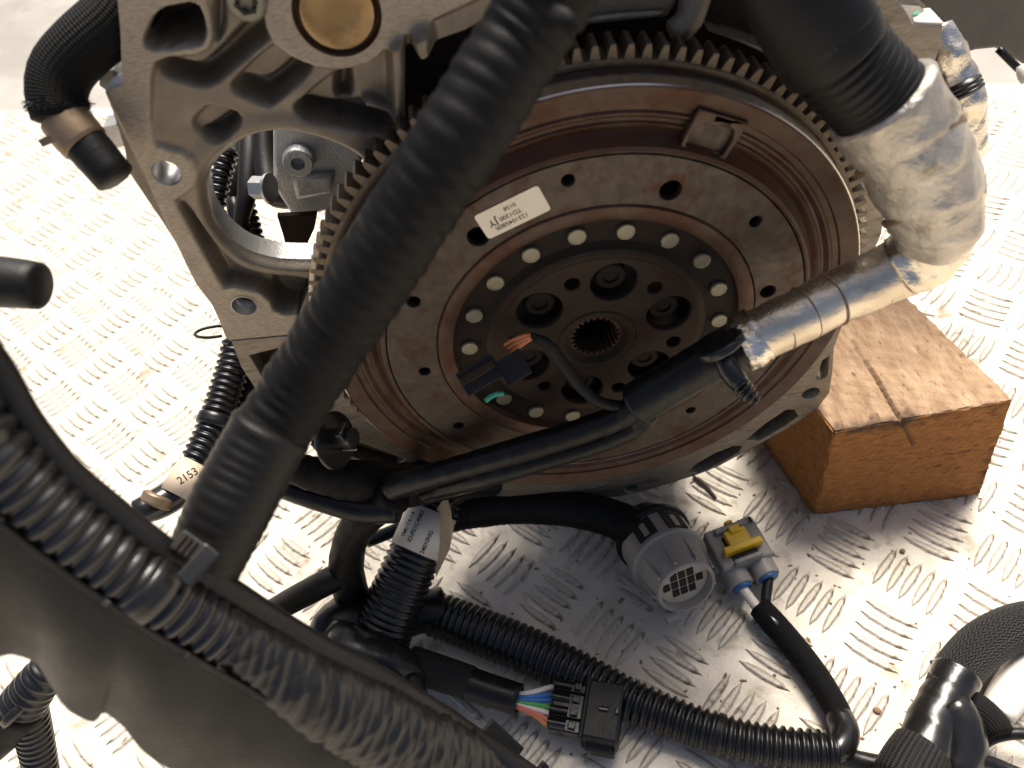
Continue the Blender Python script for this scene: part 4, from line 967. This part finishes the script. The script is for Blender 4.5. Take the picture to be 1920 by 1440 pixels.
# 11 six-way black connector with coloured wires
a0, a1 = pz(1035, 1322, .022), pz(1172, 1348, .022)
mc = frame4((a0 + a1) / 2, a1 - a0, (0, 0, 1)); LN = np.linalg.norm(a1 - a0); WD = np.linalg.norm(pz(1095, 1275, .022) - pz(1085, 1385, .022))
o = empty('six_way_connector', None, 'flat black six-way plug on the plate fed by coloured wires', 'connector', mat4=mc)
box('rear_block', (LN * .44, WD * .90, .012), (-LN * .27, 0, 0), M['gloss'], o, .0012)
for k in range(4):
    y = WD * (.33 - .22 * k); cyl('cell', WD * .085, LN * .25, M['gloss'], o, (-LN * .50, y, .0052), segs=16)
    box('cell_latch', (LN * .10, WD * .12, .004), (-LN * .17, y, .0062), M['conduit'], o, .0005)
for y in (WD * .22, -WD * .22): box('rib', (LN * .46, WD * .02, .006), (-LN * .27, y, .0065), M['duct'], o, .0004)
box('front_shell', (LN * .50, WD * 1.02, .019), (LN * .21, 0, .001), M['duct'], o, .0022)
box('shell_collar', (LN * .05, WD * 1.06, .021), (-LN * .03, 0, .001), M['duct'], o, .0010)
box('shell_latch', (LN * .13, WD * .06, .002), (LN * .22, 0, .0112), M['gloss'], o, .0005); box('shell_latch', (LN * .13, WD * .03, .0024), (LN * .22, WD * .05, .0112), M['gloss'], o, .0004)
box('latch_nub', (LN * .05, WD * .09, .003), (LN * .40, 0, .0112), M['gloss'], o, .0006)
box('locking_skirt', (LN * .34, WD * .10, .010), (LN * .25, -WD * .56, -.006), M['duct'], o, .0012)
cyl('side_barrel', .0042, LN * .36, M['duct'], o, (LN * .02, -WD * .50, -.003), segs=16, bevel=.0008)
wc = [('white_wire', 'wire_white', (972, 1302), (1034, 1288)), ('blue_wire', 'wire_blue', (973, 1307), (1034, 1303)), ('blue_wire', 'wire_blue', (973, 1312), (1034, 1313)), ('green_wire', 'wire_green', (972, 1317), (1034, 1327)), ('grey_wire', 'wire_white', (971, 1322), (1034, 1339)), ('pink_wire', 'wire_pink', (973, 1325), (1036, 1356)), ('orange_wire', 'wire_orange', (970, 1325), (1030, 1362))]
for k, (nm, mt, a, b) in enumerate(wc):
    m0 = ((a[0] + b[0]) / 2, (a[1] * .62 + b[1] * .38)); 
    P = [pz(a[0] - 8, a[1] - 2, .029), pz(*a, .029), pz(*m0, .030 - .001 * k), pz(*b, .024), pz(b[0] + 10, b[1] + 2, .024)]
    tube(nm, P, [.00175] * 5, M[mt], o, segs=12)

# 12 grey round connector with its black boot
b0_, b1_ = pz(1222, 1004, .030), pz(1290, 1106, .050)
mc = frame4(b0_, b1_ - b0_, (0, 0, 1)); o = empty('round_connector', None, 'round grey multi-pin connector with black boot lying on the plate', 'connector', mat4=mc)
AL = np.linalg.norm(b1_ - b0_)
cyl('body', .0262, AL * .42, M['greyplastic'], o, (AL * .10, 0, 0), segs=44, bevel=.0012)
cyl('front_barrel', .0250, AL * .52, M['greyplastic'], o, (AL * .46, 0, 0), segs=44, r2=.0208, bevel=.0008, hollow=.0184)
cyl('flange', .0278, AL * .07, M['greyplastic'], o, (AL * .47, 0, 0), segs=44, bevel=.0008)
for k in range(9):
    t = R(-60 + 40 * k); box('rib', (AL * .44, .0016, .0022), (AL * .72, .0232 * math.cos(t), .0232 * math.sin(t)), M['greyplastic'], o, .0004, rot=(t, 0, R(-4) * math.cos(t)))
for t in (R(62), R(112)):
    c_, s_ = math.cos(t), math.sin(t)
    box('window', (AL * .30, .0150, .0016), (AL * .29, .0260 * c_, .0260 * s_), M['darkhole'], o, .0004, rot=(t - math.pi / 2, 0, 0))
    box('window_bridge', (AL * .20, .0042, .0022), (AL * .31, .0264 * c_, .0264 * s_), M['greyplastic'], o, .0004, rot=(t - math.pi / 2, 0, 0))
gx = AL * .80
cyl('pin_face', .0180, .004, M['beige'], o, (gx, 0, 0), segs=36)
for i in range(-2, 3):
    for j in range(-1, 2):
        if abs(i) == 2 and abs(j) == 1: continue
        box('pin_socket', (.0012, .0050, .0060), (gx + .0042, i * .0060, j * .0072), M['darkhole'], o, .0003)
box('keyway', (AL * .3, .010, .006), (AL * .9, -.014, -.020), M['greyplastic'], o, .0012)
cyl('boot', .0285, AL * .16, M['rubber'], o, (-AL * .04, 0, 0), segs=40, bevel=.003); cyl('boot_neck', .018, AL * .30, M['rubber'], o, (-AL * .28, 0, 0), segs=36, r2=.027)
h = tag(lay('taped_cable', [(838, 960, .06, 40), (900, 950, .058, 39), (970, 946, .054, 37), (1050, 950, .05, 36), (1130, 966, .045, 36), (1190, 990, .042, 38), (1215, 1004, .04, 34)], M['tape'], None, segs=32, wrap=(.0045, .0006), noise=(.0004, 60)), 'ribbed black taped cable running from the bundle to the round grey connector', 'cable')

# 13 grey two-way connector with yellow lock
b0_, b1_ = pz(1366, 1002, .020), pz(1418, 1094, .018)
mc = frame4(b0_, b1_ - b0_, (0, 0, 1)); AL = np.linalg.norm(b1_ - b0_)
o = empty('two_way_connector', None, 'grey two-way plug with bright yellow locking tab on the plate', 'connector', mat4=mc)
W_ = .0195
box('body', (AL * .80, W_ * 2, .020), (AL * .30, 0, 0), M['greyplastic'], o, .0022)
box('side_wing', (AL * .50, W_ * 2.3, .010), (AL * .32, 0, -.003), M['greyplastic'], o, .002)
box('latch_frame', (AL * .10, W_ * 1.3, .006), (AL * .02, 0, .012), M['greyplastic'], o, .001)
box('latch_frame', (AL * .08, W_ * 1.1, .008), (AL * .66, 0, .012), M['greyplastic'], o, .001)
box('latch_well', (AL * .46, W_ * 1.0, .002), (AL * .36, 0, .0102), M['darkhole'], o, .0003)
box('yellow_lock', (AL * .36, W_ * .85, .006), (AL * .28, 0, .0135), M['yellow'], o, .0009)
box('yellow_lock', (AL * .13, W_ * 1.50, .008), (AL * .44, 0, .0145), M['yellow'], o, .0012)
box('yellow_lock', (AL * .14, W_ * .42, .009), (AL * .12, 0, .0145), M['yellow'], o, .0010)
box('yellow_lock', (AL * .06, W_ * .30, .006), (-AL * .08, 0, .0112), M['yellow'], o, .0006)
for k in range(4): box('grip_slot', (AL * .13, .0014, .002), (-AL * .02, W_ * (.42 + .14 * k), .0098), M['darkhole'], o, .0002)
for s_ in (-1, 1):
    cyl('barrel', .0092, AL * .30, M['greyplastic'], o, (AL * .66, s_ * .0102, -.001), segs=28, bevel=.0008)
    cyl('seal', .0072, AL * .08, M['blue'], o, (AL * .93, s_ * .0102, -.001), segs=24, bevel=.0008)
    me = textmesh('2' if s_ > 0 else '1', .006); me.materials.clear(); me.materials.append(M['duct'])
    local('moulded_number', me, None, o, (AL * .80, s_ * .0102, .0070), (0, 0, R(-90)), smooth=False)
mi = mc.inverted()
e_w = mc @ Vector((AL * .98, -.0102, -.001)); e_b = mc @ Vector((AL * .98, .0102, -.001))
tube('cream_wire', [np.array(e_w), pz(1420, 1140, .014), pz(1434, 1158, .013)], [.0036] * 3, M['wire_white'], o, segs=14)
tube('black_wire', [np.array(e_b), pz(1436, 1130, .014), pz(1446, 1150, .013)], [.0036] * 3, M['rubber'], o, segs=14)
cb_ = lay('plug_cable', [(1424, 1138, .013, 22), (1452, 1170, .012, 24), (1490, 1214, .0105, 24), (1530, 1266, .010, 24), (1562, 1318, .010, 24), (1578, 1352, .011, 24), (1584, 1378, .014, 24), (1570, 1400, .018, 22)], M['finebraid'], None, segs=28)
tag(cb_, 'black woven cable from the yellow-locked grey plug down to the long conduit', 'cable')
lay('tape_flag', [(1440, 1145, .018, 9), (1456, 1162, .019, 12), (1472, 1186, .016, 8)], M['gloss'], cb_, segs=16, flat=((.3, .3, 1), .35))
lay('taped_elbow', [(1572, 1340, .010, 25), (1584, 1372, .013, 27), (1576, 1398, .018, 26), (1560, 1412, .02, 20)], M['gloss'], cb_, segs=28)

# 14 woven loom at the lower right, white pipe and thin leads
h = empty('woven_loom', pz(1730, 1400, 0), 'herringbone woven black loom bending into tape at the lower right', 'wiring loom')
lay('herringbone_sleeve', [(2020, 1180, .03, 42), (1960, 1168, .03, 42), (1905, 1176, .03, 42), (1845, 1208, .03, 43), (1800, 1254, .03, 42), (1776, 1300, .03, 41)], M['herring'], h, segs=48)
lay('tape_wrap', [(1796, 1262, .031, 43), (1770, 1312, .03, 42), (1752, 1350, .03, 45), (1738, 1392, .03, 48), (1724, 1430, .03, 50)], M['gloss'], h, segs=44, wrap=(.015, .0006), noise=(.0006, 45))
lay('tape_shoulder', [(1775, 1320, .033, 40), (1800, 1360, .03, 42), (1806, 1410, .026, 38), (1790, 1450, .024, 30)], M['gloss'], h, segs=36, noise=(.001, 40))
lay('mesh_sleeve', [(1730, 1405, .03, 52), (1712, 1436, .03, 56), (1692, 1475, .03, 58)], M['braid'], h, segs=48)
lay('blanked_branch', [(1815, 1320, .028, 30), (1840, 1338, .026, 31), (1862, 1362, .024, 31), (1872, 1378, .024, 28)], M['finebraid'], h, segs=36)
lay('thin_lead', [(1815, 1420, .02, 12), (1838, 1398, .02, 11), (1872, 1380, .02, 11), (1925, 1376, .02, 11), (1990, 1392, .02, 11)], M['vinyl'], h, segs=20)
lay('thin_lead', [(1820, 1424, .018, 13), (1860, 1432, .014, 13), (1910, 1452, .012, 13), (1960, 1480, .012, 12)], M['crinkle'], h, segs=20, noise=(.0007, 60))
wp = lay('white_pipe', [(1868, 1338, .012, 30), (1888, 1308, .013, 34), (1912, 1276, .014, 36), (1946, 1232, .014, 36), (1990, 1170, .014, 36)], M['whitepipe'], None, segs=36)
tag(wp, 'short white pipe with a rust spot behind the woven loom', 'pipe')

# 15 things behind the engine on the right
h = empty('foil_pipe', pz(1820, 330, 0), 'shiny foil-wrapped thin pipe with black clip behind the hose at right', 'pipe')
hose('foil_wrap', [(1752, 60, .40, 30), (1775, 100, .40, 32), (1795, 140, .405, 33), (1812, 190, .41, 32), (1822, 250, .42, 26), (1826, 310, .43, 16)], M['foilcrumple'], h, segs=32, noise=(.0014, 75), step=.0015)
hose('foil_tail', [(1826, 300, .43, 12), (1834, 350, .435, 14), (1838, 400, .44, 8)], M['foilcrumple'], h, segs=18, noise=(.0010, 80), step=.0015)
hose('pipe_clip', [(1798, 158, .404, 38), (1806, 178, .405, 38)], M['gloss'], h, segs=36, ridge=(.0022, .0006))
cvp = [(1640, -80), (1700, -20), (1745, 22), (1772, 52), (1768, 86), (1800, 104), (1830, 96), (1868, 92), (1884, 100), (1920, 122), (1990, 150), (2060, 60), (2060, -120)]
cv = solid2d('grey_cover', [tuple(pv(a, b, .20)[[0, 2]]) for a, b in cvp], [], .20, .12, M['cover'], None, .003)
tag(cv, 'dark grey speckled cover behind the engine at top right', 'cover')
st = hose('support_strut', [(1872, 92, .50, 7), (1898, 118, .50, 7), (1926, 145, .50, 7)], M['conduit'], None, segs=14)
tag(st, 'thin dark strut with white end at the right edge below the grey cover', 'strut')
hose('strut_end', [(1914, 124, .498, 9), (1920, 140, .498, 12), (1924, 154, .498, 9)], M['whitepipe'], st, segs=16)
# studs poking out behind the left edge of the housing
for p, a in (((212, 155), 0), ((216, 256), 0)):
    c = pv(*p, YF + .014); so_ = empty('dowel_stud', c, 'upper steel stud behind the left edge of the housing' if p[1] < 200 else 'lower steel stud behind the left edge of the housing', 'stud', rotz=R(90))
    cyl('stud_head', .0058, .010, M['bare'], so_, (0, 0, 0), segs=6); cyl('stud_shank', .004, .014, M['bare'], so_, (.008, 0, 0), segs=16)
# bits of debris on the plate
db = lay('twig', [(1300, 893, .002, 3), (1322, 910, .003, 4), (1342, 934, .002, 3)], M['debris'], None, segs=8); tag(db, 'thin dark splinter on the plate in front of the flange', 'splinter')
def lump(name, px, py, r, m, label):
    bm = bmesh.new(); bmesh.ops.create_icosphere(bm, subdivisions=2, radius=r); c = pz(px, py, r * .7)
    for v in bm.verts:
        d = 1 + .25 * float(vnoise(np.array([v.co]) / r, .5, int(px))[0]); v.co = v.co * d; v.co.z *= .75; v.co += Vector(c)
    me = bpy.data.meshes.new(name); bm.to_mesh(me); bm.free(); tag(link(name, me, m), label, 'pebble')
lump('pebble', 1645, 1333, .0026, M['pebble'], 'small brown pebble on the plate left of the woven loom')
lump('pebble', 1692, 1033, .0018, M['pebble'], 'tiny brown pebble on the plate below the timber block')
lump('pebble', 1747, 1242, .0018, M['debris'], 'tiny dark pebble touching the woven loom')

# grit and metal flakes strewn over the plate
gv, gf = [], []
for k in range(700):
    px, py = rng.uniform(250, 1920), rng.uniform(300, 1440); c = pz(px, py, .0003); r_ = abs(rng.normal(.0005, .0004)) + .0002; a_ = rng.uniform(0, 6.28); b_ = len(gv); e_ = rng.uniform(1, 2.6)
    for q in range(5):
        t = a_ + q * 1.2566; dx, dy = math.cos(q * 1.2566) * r_ * e_, math.sin(q * 1.2566) * r_
        gv.append((c[0] + dx * math.cos(a_) - dy * math.sin(a_), c[1] + dx * math.sin(a_) + dy * math.cos(a_), .0002))
    gv.append((c[0], c[1], .0002 + r_ * .8)); gf += [(b_ + q, b_ + (q + 1) % 5, b_ + 5) for q in range(5)]
tag(link('grit', mesh('grit', gv, gf), M['pebble'], None, False), 'fine dark grit and flakes strewn over the tread plate', 'grit', kind='stuff')
